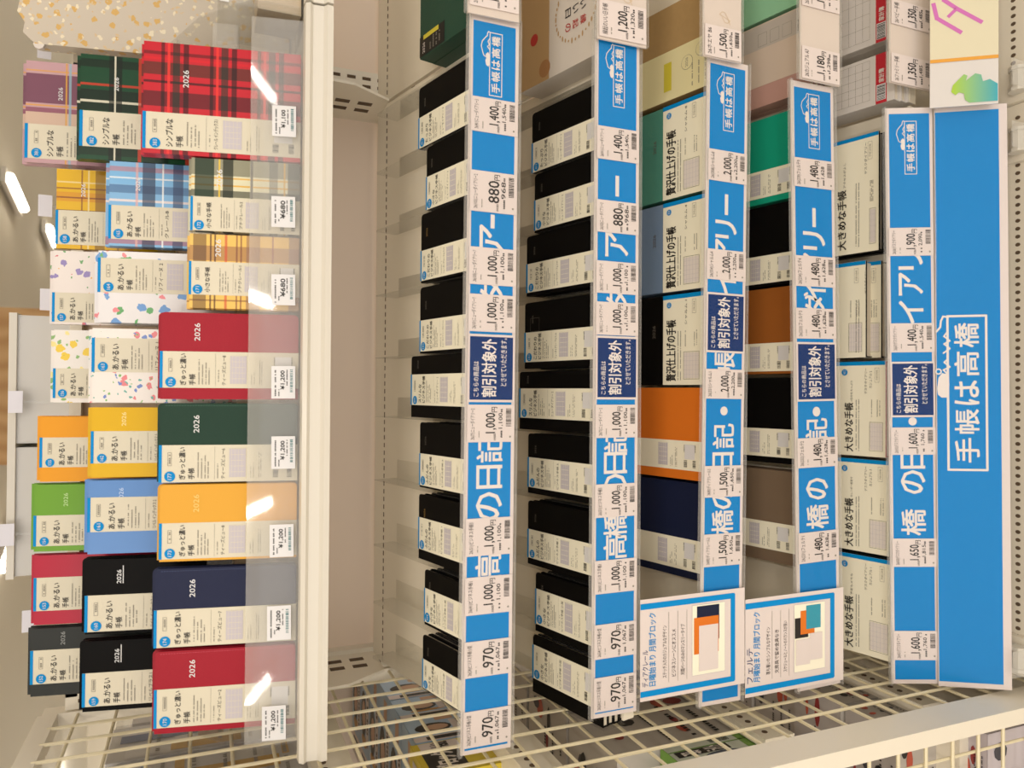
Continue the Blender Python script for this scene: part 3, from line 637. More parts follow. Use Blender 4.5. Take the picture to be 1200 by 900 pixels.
A(0, 181, 667, 760, .0, .48, NAVY2, GYU, 'ティーズビュー7', '174', 'navy stitched diary in the front row, second from the left', tag=(709, 749, 341, '¥1,200', ''), year=SIL, st=mat('navy_thread', '#4a567c', .6))
A(0, 181, 764, 861, .07, .54, RED, GYU, 'ティーズビュー2', '170', 'red diary at the left hand end of the front row', tag=(826, 866, 335, '¥1,200', ''), year=SIL, st=mat('red_thread', '#d4566a', .6))
A(1, 94, 62, 186, .12, .46, T_green(), SIM, 'クレール', '382', 'dark green tartan diary, middle row, right of the purple plaid diary', year=SIL, rr=False)
A(1, 128, 188, 288, .08, .48, T_blue(), AKA, 'クレール8', '165', 'light blue plaid diary standing behind the small green tartan one', year=SIL, rr=False)
A(1, 115, 293, 378, .42, .9, F2(), AKA, 'リフィーヌ 2', '164', 'white diary with blue flowers, in the middle row', rr=False)
A(1, 108, 384, 472, .41, .87, F4(), AKA, 'リフィーヌ 1', '163', 'white diary with tiny red and blue meadow flowers, in the middle row', rr=False)
A(1, 107, 477, 560, .2, .66, YEL2, AKA, 'リベル インデックス 3', '162', 'bright yellow glossy diary in the middle row beside the blue one', rr=False, year=mat('pale_foil2', '#f8e49a', .4))
A(1, 103, 563, 650, .3, .77, SKB, AKA, 'リベル インデックス 2', '161', 'sky blue glossy diary in the middle row', rr=False, year=mat('pale_foil3', '#b8cef0', .4))
A(1, 100, 656, 744, .03, .52, BLACK, AKA, 'リベル インデックス 1', '160', 'black diary in the middle row directly left of the sky blue one', year=SIL, under=True)
A(1, 97, 752, 835, .07, .55, BLACK, AKA, 'リベルプラス1', '159', 'black diary at the left hand end of the middle row', year=SIL, under=True, st=BLACK)
A(2, 30, 70, 190, .04, .38, T_purple(), SIM, 'クレール', '381', 'purple and pink plaid diary, rightmost in the back row', year=SIL, rr=False)
A(2, 66, 197, 291, .05, .48, T_yel(), AKA, 'リベルクレール8', '158', 'yellow and brown plaid diary in the back row', year=SIL, rr=False, spare=0)
A(2, 62, 293, 380, .03, .43, F1(), AKA, 'リフィーヌ4', '157', 'white diary with small pink and violet flowers, in the back row', rr=False)
A(2, 63, 386, 472, .06, .47, F3(), AKA, 'リフィーヌ3', '156', 'white diary with a yellow flower wreath, in the back row', rr=False)
A(2, 47, 488, 565, .22, .68, ORG, AKA, 'リベルデッソ 8', '155', 'orange yellow diary in the back row', rr=False)
A(2, 40, 568, 647, .08, .54, LIM, AKA, 'リベルデッソ 5', '154', 'leaf green diary in the back row', rr=False, year=mat('pale_foil4', '#b8d890', .4))
A(2, 40, 651, 733, .2, .68, CRI, AKA, 'リベルデッソ 3', '153', 'crimson diary in the back row beside the leaf green one', rr=False)
A(2, 36, 737, 817, .18, .68, CHAR, AKA, 'リベルデッソ 1', '152', 'charcoal grey diary at the left hand end of the back row', rr=False, year=mat('grey_foil', '#8a8c8a', .4))

# ---- flat diaries on the sloping tiers
def flat_frame(k, x, y_front, h, rot=0):
    z0 = ST[k]['zb'] + .004
    o = Vector((x, YF, z0)) + EY * ((y_front - YF) / EY.y) + NT * h
    return fr(o, (1, 0, 0), EY, NT) @ Matrix.Rotation(math.radians(rot), 4, 'Z')
def tier_plane(k, h): return Vector((0, YF, ST[k]['zb'] + .004)) + NT * h
def flat_diary(k, yR, yL, xf, xb, m, label, h=.042, n=4, H=None, yf=.876, rot=0, name='diary', cat='diary', group=None, rr=True, yfp=None, pg=PAGES):
    p0 = tier_plane(k, h); A_ = onP(xf, yL, p0, NT); B_ = onP(xf, yR, p0, NT); W = (B_ - A_).x - .001
    if yfp: yf = onP(yfp, (yL + yR) / 2, p0, NT).y
    xc = (A_.x + B_.x) / 2
    if H is None: H = (onP(xb, (yL + yR) / 2 * .6 + 450 * .4, p0, NT).y - yf) / EY.y
    T = h / n - .0002
    g = group or 'diaries lying on the %s' % TN[k]
    t = book_body(name, label, cat, flat_frame(k, xc, yf, h - T, rot), W, H, T, m, g, rr, pg)
    for s in range(1, n):
        book_body(name, fitlab('%s copy down under the ' % NTH[s], label), cat, flat_frame(k, xc + rng.uniform(-.0012, .0012), yf + (.001 if k < 2 else 0 if k < 4 else -.0035 * s), h - T * (s + 1) - .0002 * s, rot), W - .001, H - rng.uniform(0, .003), T, m, 'copies stacked under the top diaries of the %s' % TN[k], rr, pg)
    return t, W, H, T
BIZ = [('たっぷり', 'ビジネス手帳'), ('小さな', 'ビジネス手帳'), ('こだわりの', 'ビジネス手帳'), ('こだわりの', 'ビジネス手帳'), ('スリムな', 'ビジネス手帳'), ('ふだんの', 'ビジネス手帳'), ('ふだんの', 'ビジネス手帳'), ('小さな', 'ビジネス手帳'), ('小さな', 'ビジネス手帳')]
NM = ['ニューダイアリー 3', 'ニューダイアリー 2', 'ニューダイアリー アルファ7', 'ニューダイアリー アルファ3', 'ニューダイアリー 2', 'ビジネス手帳 5', 'ビジネス手帳 1', 'ビジネス手帳 小型', 'ビジネス手帳 小型']
NO = ['411', '103', '105', '101', '077', '051', '041', '024', '022']
T1 = [(70, 148, 486, .0, .51), (151, 230, 495, .0, .53), (233, 321, 489, .03, .47), (326, 411, 488, .03, .5), (413, 493, 478, .2, .7), (498, 582, 488, .03, .52), (590, 674, 487, .15, .64), (684, 755, 494, .05, .66), (768, 838, 492, .02, .55)]
WHERE = ['at the right hand end', 'second from the right', 'third from the right', 'fourth from the right', 'wider set, middle one of nine', 'fourth from the left', 'third from the left', 'second from the left', 'at the left hand end']
for i, (yR, yL, xb, a, b) in enumerate(T1):
    t, W, H, T = flat_diary(0, yR, yL, 544, xb, BLACK, 'black diary on the top tier, %s' % WHERE[i], h=.04)
    band_A(t, W, H, T, a, b, BIZ[i], NM[i], NO[i], vs=.93); year_mark(t, W, H, T, GOLD if i in (2, 6) else mat('dim_foil', '#5a554c', .4), .72 if i != 4 else .86, .88, .012)
T2 = [(101, 178, 618, .0, .5), (181, 256, 621, .04, .56), (258, 336, 612, .06, .54), (344, 430, 610, .1, .55), (433, 509, 604, .2, .71), (513, 591, 614, .1, .6), (600, 683, 614, .1, .55), (690, 766, 623, .12, .72), (771, 846, 620, .24, .82)]
for i, (yR, yL, xb, a, b) in enumerate(T2):
    t, W, H, T = flat_diary(1, yR, yL, 692, xb, BLACK, 'black diary on the second tier, %s' % WHERE[i], h=.042)
    band_A(t, W, H, T, a, b, BIZ[i], NM[i], NO[i], vs=.93); year_mark(t, W, H, T, mat('dim_foil', '#5a554c', .4), .74 if i != 4 else .86, .88, .012)
    if i == 3: MB().frame(W * .06, W * .26, H * .8, H * .92, .0005, T + .0004, mat('dim_foil', '#5a554c')).build('frame_print', t)
# clear dividers between the stacks
for k, T_ in ((0, T1), (1, T2)):
    xf = (544, 692)[k]; p0 = tier_plane(k, .04)
    ed = [T_[0][0] - 3] + [(T_[i][1] + T_[i + 1][0]) / 2 for i in range(8)] + [T_[8][1] + 3]
    for i, y in enumerate(ed):
        x = onP(xf, y, p0, NT).x
        t = thing('shelf_divider', 'clear acrylic divider on the %s, %s from the right end' % (TN[k], NTH[i]), 'divider', fr((x, YF, ST[k]['zb'] + .004), (1, 0, 0), EY, NT), 'clear dividers between the stacks')
        MB().slab([(0.004, 0.0005), (.30, 0), (.30, .035), (.29, .04), (.004, .04)], -.0003, .0003, ACR).build('blade', t)
        t.children[0].matrix_local = fr((0, 0, 0), (0, 1, 0), (0, 0, 1), (1, 0, 0))
        MB().box(.0005, .03, .01, .29, .0, .0006, ACR).build('foot', t)

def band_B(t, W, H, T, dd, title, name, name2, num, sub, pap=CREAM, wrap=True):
    """landscape printed wrapper: dd maps a picture depth to distance from the front edge"""
    d = dd; top = d['top']; z = T + .0005
    o = MB().box(-W / 2 - .0004, W / 2 + .0004, -.0006 if wrap else .0012, top, T, z, pap)
    if wrap: o.box(-W / 2 - .0004, W / 2 + .0004, -.0006, -.0001, 0, z, pap)
    o.rect(W / 2 - .006, W / 2 + .0004, -.0006 if wrap else .0012, top, z + .0002, SKY); o = o.build('paper_band', t)
    p = MB(); zz = z + .0005; X = lambda u: -W / 2 + W * u
    p.disc(X(.89), d['badge'], W * .034, zz, SKY); p.text(num, X(.89) - W * .022, X(.89) + W * .022, d['badge'] - .0022, d['badge'] + .0022, zz + .0002, INKW)
    p.text(title, X(.04), X(d.get('te', .7)), d['title'][0], d['title'][1], zz, INK, .02)
    if sub: p.text(sub, X(.58), X(.8), d['title'][0] + .001, d['title'][0] + .005, zz, INK)
    for y in d['tiny']: p.dashes(X(.05), X(.6), y, .0016, zz, INKG, .9)
    p.text(name, X(.66), X(.93), d['name'], d['name'] + .0045, zz, INK)
    if name2: p.text(name2, X(.72), X(.9), d['name'] - .008, d['name'] - .0035, zz, INK)
    y0, y1 = d['grid']; p.frame(X(.06), X(.36), y0, y1, .0006, zz, INKG)
    p.rect(X(.07), X(.35), y0 + .0006, y1 - .0006, zz - .0001, INKW)
    for q in range(1, 6): p.rect(X(.06 + .05 * q), X(.062 + .05 * q), y0, y1, zz, INKL)
    for q in range(1, 5): p.rect(X(.06), X(.36), y0 + (y1 - y0) * q / 5, y0 + (y1 - y0) * q / 5 + .0004, zz, INKL)
    p.frame(X(.78), X(.93), y0 + .006, y0 + .013, .0004, zz, INKG); p.text('手帳は高橋', X(.8), X(.91), y0 + .008, y0 + .011, zz, INKG)
    for y in (y0 + .004, y0 + .008, y1 - .004): p.dashes(X(.42), X(.6), y, .0014, zz, INKG, .8)
    p.build('band_print', o)
TEAL = mat('muted_teal_cover', '#4c8a7a', .5, bump=.15); GRB = mat('grey_blue_cover', '#7288a4', .5, bump=.15)
DB = dict(top=.066, badge=.057, title=(.0485, .0605), tiny=(.044, .040), name=.026, grid=(.003, .028), te=.68)
def px_d(k, h, y, **kw):
    p0 = tier_plane(k, h); yf = kw.pop('yf'); f = lambda x: (onP(x, y, p0, NT).y - yf) / EY.y; out = {}
    for a, b in kw.items(): out[a] = tuple(sorted((f(b[0]), f(b[1])))) if isinstance(b, tuple) and a != 'tiny' else (tuple(f(q) for q in b) if isinstance(b, tuple) else (b if a == 'te' else f(b)))
    return out
for yR, yL, m, nm, no, lab in ((111, 225, TEAL, 'シャルム 8', '358', 'muted teal diary with cream wrapper on the third tier'), (229, 338, GRB, 'シャルム 4', '354', 'grey blue diary with cream wrapper on the third tier'), (342, 451, BLACK, 'シャルム 1', '351', 'black diary with cream wrapper on the third tier')):
    t, W, H, T = flat_diary(2, yR, yL, 817, None, m, lab, h=.036, n=3, H=.186)
    d = px_d(2, .036, (yR + yL) / 2, yf=.876, top=772, badge=779, title=(787, 776), tiny=(790, 793), name=800, grid=(814, 796)); d['te'] = .72
    band_B(t, W, H, T, d, '贅沢仕上げの手帳', nm, '', no, ''); year_mark(t, W, H, T, mat('dim_foil', '#5a554c', .4), .6, .62, .02)
for yR, yL, a, b, m, lab in ((454, 564, .1, .42, OR, 'orange diary with narrow cream band on the third tier'), (567, 681, .08, .41, NV, 'navy diary with narrow cream band on the third tier')):
    t, W, H, T = flat_diary(2, yR, yL, 817, None, m, lab, h=.036, n=3, H=.186); band_A(t, W, H, T, a, b, ('', ''), '', '', full=False, vs=.84); stitches(t, W, H, T, m)
KR = mat('kraft_cover', '#a98a5c', .7, noise=.08, nscale=120)
t, W, H, T = flat_diary(2, -8, 107, 812, None, KR, 'kraft brown diary with cream band by the third tier join', h=.036, n=3, H=.19)
x0 = -W / 2; o = MB().box(x0, x0 + W * .52, -.0005, H, T, T + .0005, CREAMD).build('paper_band', t)
p = MB(); z = T + .0008; p.rect(x0 + W * .1, x0 + W * .4, .085, .1, z, mat('lemon_ink', '#cdbf3a', .6))
for cx_, cy_ in ((.32, .055), (.4, .028)): p.disc(x0 + W * cx_, cy_, .011, z, INKG); p.disc(x0 + W * cx_, cy_, .0104, z + .0002, CREAMD); p.text('2026', x0 + W * cx_ - .007, x0 + W * cx_ + .007, cy_ - .002, cy_ + .003, z + .0004, INKG)
for q in range(4): p.dashes(x0 + W * .06, x0 + W * .3, .008 + .012 * q, .002, z, INKG)
p.build('band_print', o)
# fourth tier
EM = mat('emerald_cover', '#0e9a7c', .45, bump=.1); BR_ = mat('brown_cover', '#96561f', .5, bump=.1, noise=.05, nscale=20); TP = mat('taupe_cover', '#75624f', .5, bump=.1)
for yR, yL, a, b, m, lab in ((127, 231, .07, .39, EM, 'emerald green diary on the fourth tier'), (234, 331, .03, .38, BLACK, 'black diary on the fourth tier between emerald and brown ones'),
                            (334, 438, .03, .36, BR_, 'brown diary on the fourth tier'), (442, 545, .07, .4, BLACK, 'black diary with rounded corner on the fourth tier, left of the brown one'), (553, 664, .13, .43, TP, 'taupe diary at the left end of the fourth tier')):
    t, W, H, T = flat_diary(3, yR, yL, 930, None, m, lab, h=.036, n=3, H=.186); band_A(t, W, H, T, a, b, ('', ''), '', '', full=False, vs=.84)
PKC = mat('dusty_pink_cover', '#b98f84', .5); MINT = mat('mint_cover', '#8fc29c', .5)
t, W, H, T = flat_diary(3, 12, 113, 928, None, PKC, 'pink beige diary with grey printed flap at the right end of the fourth tier', h=.042, n=3, H=.2)
o = MB().box(-W / 2 + W * .25, W / 2, -.0005, H, T, T + .0006, mat('blush_paper', '#cdb9a8', .6)).build('wrapper', t)
p = MB(); z = T + .0009; x0 = W * .2; p.rect(x0, W / 2 - .002, .0, H * .8, z, mat('pale_grey_paper', '#b9aea4', .6)); p.bars(x0 + .004, x0 + .022, .012, .02, z + .0003, INK, 10)
for q in range(3): p.frame(x0 + .004, x0 + .024, .03 + .022 * q, .046 + .022 * q, .0005, z + .0003, INKG)
p.build('wrapper_print', o)
flat_diary(3, -110, 8, 928, None, MINT, 'mint green diary cut by the photo edge on the fourth tier', h=.042, n=3, H=.2)
# lowest tier planners
GC = mat('sage_cover', '#5f7a68', .5)
PL = [(155, 294, 1023, BLACK, '大きめな手帳', 'デスクダイアリー', '', '066', 'アクセスがよし', 'thick black edged planner with cream wrapper, rightmost blue striped one', PAGESG),
      (306, 419, 1008, BLACK, '大きめな手帳', 'デスクダイアリー', '', '067', '', 'black planner with cream wrapper set back, a second copy peeping out below', PAGES),
      (423, 536, 1031, mat('red_planner_cover', '#a31c2c', .45), '大きめな手帳', 'デスクダイアリー', 'カジュアル 2', '432', '1日分をたっぷり', 'red edged planner with cream wrapper on the lowest tier', PAGES),
      (540, 651, 1035, GC, '大きめな手帳', 'デスクダイアリー', 'カジュアル 3', '430', 'カレンダー感覚で', 'sage green edged planner with cream wrapper on the lowest tier', PAGES),
      (656, 774, 1037, mat('dark_planner_cover', '#1d2624', .5), '大きめな手帳', 'デスクダイアリー', 'カジュアル 1', '431', '予定もメモも', 'dark edged planner at the left end of the lowest tier', PAGES)]
for i, (yR, yL, xf, m, ti, n1, n2, no, sub, lab, pg) in enumerate(PL):
    h = .042; p0 = tier_plane(4, h); yf = onP(xf, (yR + yL) / 2, p0, NT).y
    t, W, H, T = flat_diary(4, yR, yL, xf, None, m, lab, h=h, n=3 if i != 1 else 2, H=.19, yf=yf, pg=pg, rr=False)
    d = px_d(4, h, (yR + yL) / 2, yf=yf, top=970, badge=983, title=((993, 983) if i > 1 else (985, 975) if i == 0 else (968, 960)), tiny=(997, 1000), name=1009, grid=(1003 if i == 1 else xf - 4, 988 if i == 1 else 1012)); d['te'] = .56
    if i < 2: d['badge'] += .03; d['title'] = (d['title'][0] , d['title'][1])
    band_B(t, W, H, T, d, ti, n1, n2, no, sub, wrap=False)
    if i == 1:
        p0 = tier_plane(4, .022); y2 = onP(1030, 363, p0, NT).y; xc = (onP(1030, 419, p0, NT).x + onP(1030, 306, p0, NT).x) / 2
        for q in t.users_collection[0].objects: pass
        t2 = book_body('diary', 'second black planner lying lower and further forward than the one above', 'diary', flat_frame(4, xc, y2, .003), W, yf - y2 + .15, .0205, m, 'diaries lying on the lowest tier', False)
        band_B(t2, W, .19, .0205, dict(top=.03, badge=.05, title=(.05, .06), tiny=(), name=.045, grid=(.004, .02), te=.6), '', n1, '', no, '', wrap=False)
RDP = mat('red_label', '#bf2030', .5); GW = mat('grey_white_planner', '#d2ccc6', .5)
for yR, yL, lab in ((-40, 50, 'white planner with red label strip, nearer the photo edge'), (63, 122, 'white planner with red label strip beside the thick black edged planner')):
    t, W, H, T = flat_diary(4, yR, yL, 1030, None, GW, lab, h=.046, n=3, H=.2, rr=False, yf=.876)
    o = MB(); z = T + .0004; o.rect(-W / 2, W / 2, .012, .03, z, RDP); o.bars(-W / 2 + .006, -W / 2 + .03, .0145, .0275, z + .0004, INK, 12); o.rect(-W / 2 + .005, -W / 2 + .031, .0135, .0285, z + .0002, STICK)
    o.text('家計簿', -W / 2 + .034, -W / 2 + .056, .016, .025, z + .0004, INKW, .02)
    for q in range(7): o.rect(-W / 2 + .01, W / 2 - .006, .04 + .012 * q, .0404 + .012 * q, z, INKG)
    for q in range(6): o.rect(-W / 2 + .01 + (W - .016) * q / 5, -W / 2 + .0104 + (W - .016) * q / 5, .04, .112, z, INKG)
    o.build('label_print', t)
# right unit: dark green book and white boxed diary
DG = mat('bottle_green_cover', '#1d4436', .4, bump=.1)
t, W, H, T = flat_diary(0, -90, 31, 548, None, DG, 'dark green hard cover diary with black and yellow label, top right', h=.042, n=2, H=.15)
o = MB().box(-W / 2 + .002, -W / 2 + .03, H - .065, H + .0005, T, T + .0005, INK).box(-W / 2 + .024, -W / 2 + .03, H - .05, H - .01, T + .0005, T + .0008, mat('lemon_ink', '#cdbf3a')).build('label', t)
p = MB().text('2026', -W / 2 + .005, -W / 2 + .02, H - .014, H - .008, T + .0008, INKW); [p.dashes(-W / 2 + .005, -W / 2 + .022, H - .03 - .008 * q, .0025, T + .0008, INKG) for q in range(4)]; p.build('label_print', o)
WB = mat('white_box', '#d8cfc4', .45); KB = mat('gold_kraft_print', '#b89668', .6)
t, W, H, T = flat_diary(1, -75, 66, 694, None, WB, 'white and gold boxed diary with a leaf wreath on its lid, top right', h=.042, n=2, H=.19, rr=False)
p = MB(); z = T + .0004; p.rect(-W / 2, W / 2, H - .07, H, z, KB); cxx, cyy = -W / 2 + W * .48, .062
for q in range(36):
    a = q / 36 * 2 * math.pi; p.disc(cxx + .043 * math.cos(a), cyy + .043 * math.sin(a), .003 + .0015 * math.sin(q * 2.3), z + .0002, KB, .0016, 8)
p.disc(-W / 2 + W * .42, H - .035, .009, z + .0002, mat('seal_red', '#b8322c')); p.disc(-W / 2 + .018, H - .06, .013, z + .0002, mat('seal_gold', '#a8784a'))
for col, s, m in ((-1, '縁起の', mat('seal_red', '#b8322c')), (0, 'いい日', INK), (1, '手帳', INK)):
    for q, ch in enumerate(s): p.text(ch, cxx + col * .021 - .006, cxx + col * .021 + .006, cyy - .022 + q * .016, cyy - .010 + q * .016, z + .0003, m, .01, turn=1)
for q in range(3): p.dashes(-W / 2 + .02, -W / 2 + .06, .01 + .006 * q, .002, z, INKG)
p.build('lid_print', t)

# ================================================================ wire side panel at the left
XM = -.482; WIRE = mat('cream_wire', '#e2d6b4', .35)
sp = thing('wire_side_panel', 'cream wire grid panel closing the left end of the shelves', 'grid panel')
MB().box(XM - .022, XM + .001, .735, .79, -ZB, .215, METAL).build('front_post', sp)
MB().box(XM - .022, XM + .001, 1.235, 1.262, -ZB, .21, METAL).build('rear_post', sp)
MB().box(XM - .022, XM + .001, .79, 1.235, .19, .215, METAL).build('top_rail', sp)
z = -1.3
while z < .18: MB().tube((XM - .004, .785, z), (XM - .004, 1.24, z), .0024, WIRE).build('wire', sp); z += .0505
y = .8325
while y < 1.22: MB().tube((XM, y, -1.32), (XM, y, .195), .0024, WIRE).build('wire', sp); y += .0505
fg = thing('wire_front_basket', 'cream wire grid facing the aisle at the lower left', 'grid panel')
XL = -1.2
z = -1.3
while z < -.4:
    MB().tube((XM - .012, .738, z), (XL, .738, z), .0026, WIRE).build('wire', fg); z += .053
x = XM - .05
while x > XL: MB().tube((x, .743, -1.32), (x, .743, -.42), .0022, WIRE).build('wire', fg); x -= .062

# left neighbouring unit with toys and magazines
lu = thing('shelving_unit', 'cream shelving unit of boxes and magazines seen through the wire grid', 'shelf unit')
MB().box(-1.5, -.53, 1.66, 1.69, -ZB, .0, PANEL).build('back_panel', lu)
for zz in (-.14, -.40, -.76, -1.08):
    b = MB().box(-1.5, -.535, .83 if zz > -1 else .8, 1.66, zz - .02, zz, METAL).build('shelf_board', lu)
    MB().box(-.533, -.518, .86, 1.62, zz - .05, zz + .004, METAL).build('shelf_bracket', lu); h = MB()
    for q in range(38):
        yy = .88 + q * .0185
        h.slab([(yy + .0045 * math.cos(a), zz - .012 + .0045 * math.sin(a)) for a in [i * math.pi / 4 for i in range(8)]], -.0004, .0004, HOLE)
    o = h.build('perforations', lu, kind='stuff'); o.matrix_local = fr((-.5176, 0, 0), (0, 1, 0), (0, 0, 1), (1, 0, 0))
C = lambda h: mat('print_' + h, '#' + h, .4)
def kit_box(name, label, x0, x1, y0, y1, z0, z1, m, top=None, front=None, group=None, cat='box', tilt=0, side=None):
    W, D, H = x1 - x0, y1 - y0, z1 - z0
    t = thing(name, label, cat, Matrix.Translation(((x0 + x1) / 2, y0, z0)) @ Matrix.Rotation(math.radians(tilt), 4, 'Z'), group)
    MB().box(-W / 2, W / 2, 0, D, 0, H, m).build('carton', t)
    if top: p = MB(); top(p, W, D); o = p.build('top_print', t); o.location = (0, 0, H + .0006)
    if front: p = MB(); front(p, W, H); o = p.build('front_print', t); o.matrix_local = fr((0, -.0006, 0), (1, 0, 0), (0, 0, 1), (0, -1, 0))
    sf = side or front
    if sf: p = MB(); sf(p, D, H); o = p.build('side_print', t); o.matrix_local = fr((W / 2 + .0006, D / 2, 0), (0, 1, 0), (0, 0, 1), (1, 0, 0))
    return t
SKN = C('c9a183'); LB = C('a9c0d6'); DK = C('1c1a1a'); YL = C('d9c13a'); GR = C('6f9a3c'); LGY = C('b8b0a6')
def portrait(p, W, D):
    p.rect(-W / 2, W / 2, 0, D, 0, LB); p.rect(-W / 2, -W * .3, 0, D, .0002, WHITE); p.disc(W * .02, D * .6, W * .2, .0003, DK, D * .3); p.disc(W * .02, D * .55, W * .12, .0005, SKN, D * .2); p.rect(-W * .2, W * .26, 0, D * .3, .0004, WHITE); p.dashes(-W * .2, W * .3, D * .08, D * .1, .0006, INK)
    p.disc(-W * .2, D * .5, W * .05, .0003, C('c08a3c'), D * .3); p.box(-W * .46, -W * .34, D * .2, D * .8, .0003, .0004, DK); p.rect(W * .3, W * .45, D * .2, D * .5, .0003, SKN)
for i in range(6):
    y0 = 1.10 + i * .085
    kit_box('kit_box', 'blue kit carton with dark haired portrait on top, %s from the front of its row' % NTH[i], -.78, -.55, y0, y0 + .082, -.40, -.30, LB, portrait, portrait, group='portrait cartons behind the grid')
def fr_block(p, W, H):
    p.rect(-W / 2, W / 2, 0, H, 0, YL); p.rect(-W * .45, W * .2, H * .4, H * .92, .0003, DK); p.text('ブロック', -W * .4, W * .15, H * .5, H * .82, .0006, INKW, .03); p.rect(W * .24, W * .48, H * .35, H * .9, .0003, WHITE); p.text('Hekit', W * .26, W * .46, H * .5, H * .75, .0006, DK, .02)
kit_box('kit_box', 'yellow carton with black title block at the front of the portrait cartons', -.78, -.55, 1.0, 1.095, -.40, -.29, YL, lambda p, W, D: (p.rect(-W * .45, W * .1, D * .15, D * .85, 0, DK), p.text('ブロック', -W * .42, W * .06, D * .3, D * .7, .0003, INKW, .03), p.rect(W * .18, W * .45, D * .2, D * .8, 0, WHITE), p.text('Hekit', W * .2, W * .43, D * .35, D * .65, .0003, NAVY, .03)), fr_block)
def fig(seed, base):
    def f(p, W, D):
        r = random.Random(seed); p.rect(-W / 2, W / 2, 0, D, 0, base)
        for q in range(9): p.disc(r.uniform(-.4, .4) * W, r.uniform(.12, .88) * D, W * r.uniform(.03, .1), .0003 + q * .0001, r.choice([DK, C('8a2a2a'), C('3a3a44'), C('b8503a')]), D * r.uniform(.03, .09), 9)
        for q in range(3): p.dashes(-W * .42, W * .3, D * (.1 + .2 * q), D * .035, .0015, INK)
    return f
for i in range(3):
    kit_box('kit_box', 'pale grey carton with red and black figures on its lid, %s from the front' % NTH[i], -.80, -.537, .93 + i * .16, 1.08 + i * .16, -.76, -.55, LGY, fig(i, LGY), fig(i + 5, LGY), group='grey figure cartons behind the grid')
def green_front(p, W, H):
    p.rect(-W / 2, W / 2, 0, H, 0, C('c9cfc0')); p.rect(-W / 2, W / 2, 0, H * .12, .0003, GR); p.rect(-W / 2, -W * .44, 0, H, .0003, GR); p.rect(W * .16, W * .2, 0, H, .0003, GR); p.rect(-W * .1, W * .15, H * .3, H * .95, .0004, DK)
    p.text('コロ', -W * .07, W * .07, H * .66, H * .88, .0007, INKW, .02); p.text('ライト', -W * .08, W * .13, H * .38, H * .6, .0007, INKW, .02)
    p.disc(-W * .24, H * .45, W * .12, .0005, C('50586a'), H * .22); p.disc(-W * .3, H * .3, W * .05, .0007, DK, H * .12); p.bars(W * .26, W * .44, H * .2, H * .45, .0005, INK, 12)
kit_box('kit_box', 'green carton with black title block and wheeled toy picture', -.78, -.535, .862, .925, -.76, -.62, GR, lambda p, W, D: (p.disc(-W * .1, D * .5, W * .1, 0, C('3c5a24'), D * .3), p.disc(W * .25, D * .5, W * .1, 0, C('2f4a1e'), D * .3)), green_front)
for i in range(5):
    kit_box('magazine', 'dark and white magazine lying behind the lower grid, %s from the front' % NTH[i], -.82, -.54, .84 + i * .11, .945 + i * .11, -1.08, -1.0 + (i % 2) * .006, LGY, fig(20 + i, C('a9a19c')), fig(30 + i, LGY), 'magazines behind the lower grid', 'magazine')
for i in range(3):
    kit_box('magazine', 'magazine standing at the lower left behind the front wires, %s' % ('nearest the post', 'in the middle', 'farthest out')[i], -.71 - .2 * i, -.53 - .2 * i, .77, .83, -ZB + .06, -1.10, C('b9b0b4'), fig(40 + i, C('b9b0b4')), fig(50 + i, C('c5bcc0')), 'magazines behind the front wires', 'magazine')
MB().box(-1.5, -.52, .76, 1.66, -ZB, -ZB + .06, METAL).build('plinth', lu)
cols = ['2f4f86', 'd9a93a', 'e4e0de', 'c9a183', '98a8bc', 'e2ddd4']
BAGM = clear('cellophane', .12, .035, (.95, .95, .95), .12)
for i in range(4):
    y0 = .93 + i * .125; r = random.Random(i + 3)
    def fp(p, W, H):
        for q in range(8): p.rect(*sorted((r.uniform(-.48, .48) * W, r.uniform(-.48, .48) * W)), *sorted((r.uniform(.03, .97) * H, r.uniform(.03, .97) * H)), q * .0002, C(r.choice(cols)))
        for q in range(5): p.dashes(-W * .4, W * .4, H * (.1 + .16 * q), H * .02, .0018, INKG)
    t = kit_box('toy_pack', 'toy pack in clear cellophane on the top left shelf, %s from the front' % NTH[i], -.85, -.54, y0, y0 + .115, -.14, .10 + .012 * (i % 3), C('d9d5d2'), None, fp, 'cellophane toy packs behind the grid', 'toy')
    MB().box(-.1575, .1575, -.004, .119, .0, .262, BAGM).build('cellophane', t)

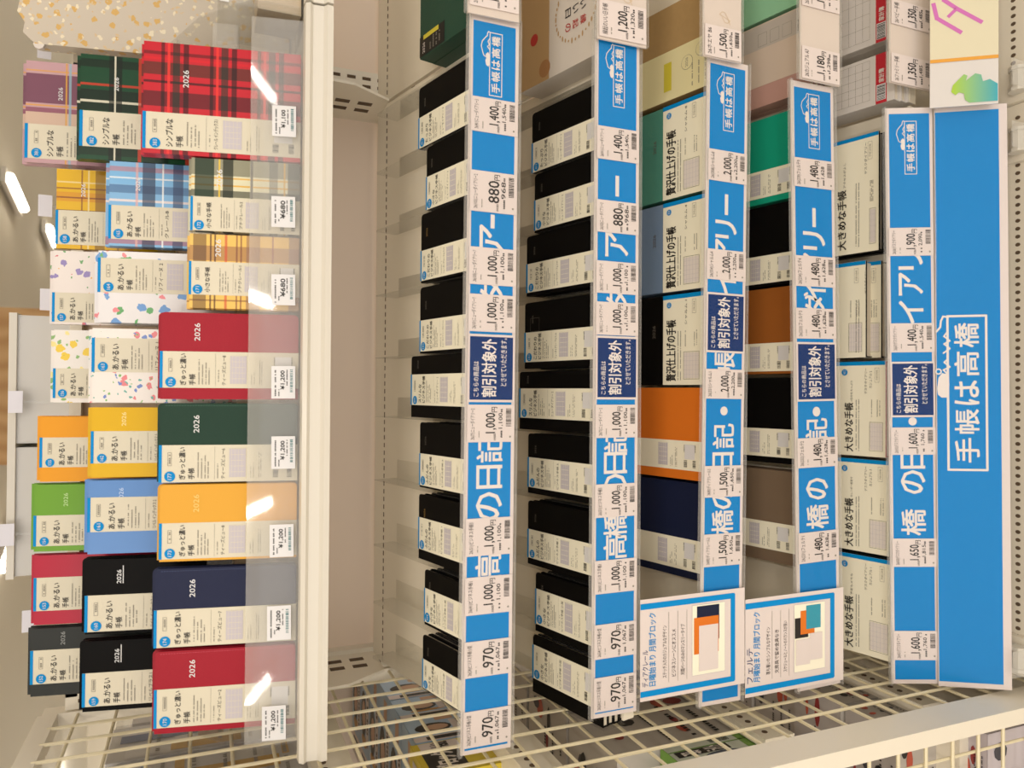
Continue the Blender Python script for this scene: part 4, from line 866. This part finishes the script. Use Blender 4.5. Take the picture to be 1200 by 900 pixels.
# ================================================================ things behind and beside the top display
t = thing('storage_case', 'frosted white plastic case standing behind the back row of diaries', 'case')
q0 = onY(30, 668, 1.34); q1 = onY(28, 372, 1.34)
for xa_, xb_ in ((q0.x, (q0.x + q1.x) / 2 - .003), ((q0.x + q1.x) / 2 + .003, q1.x)):
    MB().box(xa_, xb_, 1.30, 1.303, .18, q1.z, FROST).box(xa_, xb_, 1.44, 1.443, .18, q1.z, FROST).box(xa_, xa_ + .003, 1.303, 1.44, .18, q1.z, FROST).box(xb_ - .003, xb_, 1.303, 1.44, .18, q1.z, FROST).build('drawer', t)
MB().box(q0.x - .003, q1.x + .003, 1.295, 1.448, q1.z, q1.z + .01, METALW).build('rim', t)
for i, (x, y) in enumerate(((52, 56), (53, 241), (55, 351), (18, 471), (8, 627), (34, 728))):
    a = onY(x, y, 1.28); t = thing('price_card', 'blank looking pale price card sticking up behind the %s' % ('purple plaid diary', 'yellow plaid diary', 'small pink flower diary', 'wooden pillar side of the frosted case', 'leaf green diary', 'crimson diary')[i], 'card', Matrix.Translation((a.x, 1.28, .18)), 'pale price cards behind the back row')
    MB().box(-.016, .016, 0, .001, a.z - .18 - .009, a.z - .18 + .009, mat('lilac_card', '#e4e2ea', .5)).build('card', t); MB().box(-.002, .002, .001, .003, 0, a.z - .18, ACR).build('stem', t)
# right: floral pouch and clear cases
FP = floral('gold_flower_print', '#cfc4b4', ['#d8b068', '#ece0c4', '#d8c098'], 60, .26)
a = onY(14, -60, 1.13); b = onY(60, 36, 1.13)
t = thing('floral_pouch', 'white pouch with gold flowers and a scalloped lace edge, top right corner', 'pouch', Matrix.Translation((b.x, 1.14, -.112)))
Wd = .35; Ht = onY(14, 0, 1.16).z + .112
P = [(0, 0), (Wd, 0), (Wd, Ht + .02)]
for q in range(24): P.append((Wd - (q + 1) * Wd / 25, Ht + .02 + (.006 if q % 2 else 0) - .035 * (q / 24) ** 3))
P.append((0, Ht - .02))
MB().slab(P, -.004, .02, FP).build('body', t).matrix_local = fr((0, 0, 0), (1, 0, 0), (0, .18, .98), (0, -.98, .18))
sc = MB()
for q in range(34): x = q * Wd / 33; sc.slab([(x + .007 * math.cos(c_), Ht + .008 - .03 * max(0, (1 - x / Wd)) ** 3 + .007 * math.sin(c_)) for c_ in [k * math.pi / 4 for k in range(8)]], .0, .006, INKW)
sc.build('lace_edge', t).matrix_local = fr((0, -.014, 0), (1, 0, 0), (0, .18, .98), (0, -.98, .18))
for i, (xa_, xb_, y0, y1, zt) in enumerate(((.448, .56, .95, 1.06, -.01), (.57, .80, .95, 1.1, .02))):
    t = thing('display_case', ('clear acrylic case at the right end of the top shelf', 'clear acrylic case of ribboned goods behind, at the picture edge')[i], 'case', Matrix.Translation((xa_, y0, -.112)))
    W, D, H = xb_ - xa_, y1 - y0, zt + .112
    MB().box(0, W, 0, .002, 0, H, ACR).box(0, W, D - .002, D, 0, H, ACR).box(0, .002, 0, D, 0, H, ACR).box(W - .002, W, 0, D, 0, H, ACR).box(0, W, 0, D, 0, .002, ACR).build('case', t)
    MB().box(.01, W - .01, .02, D - .02, .004, H * .55, mat('peach_goods', '#d8c4a8', .5, noise=.2, nscale=30)).build('contents', t)
    MB().box(0, W, -.0015, -.0005, H - .012, H - .002, STICK).build('label_rail', t)
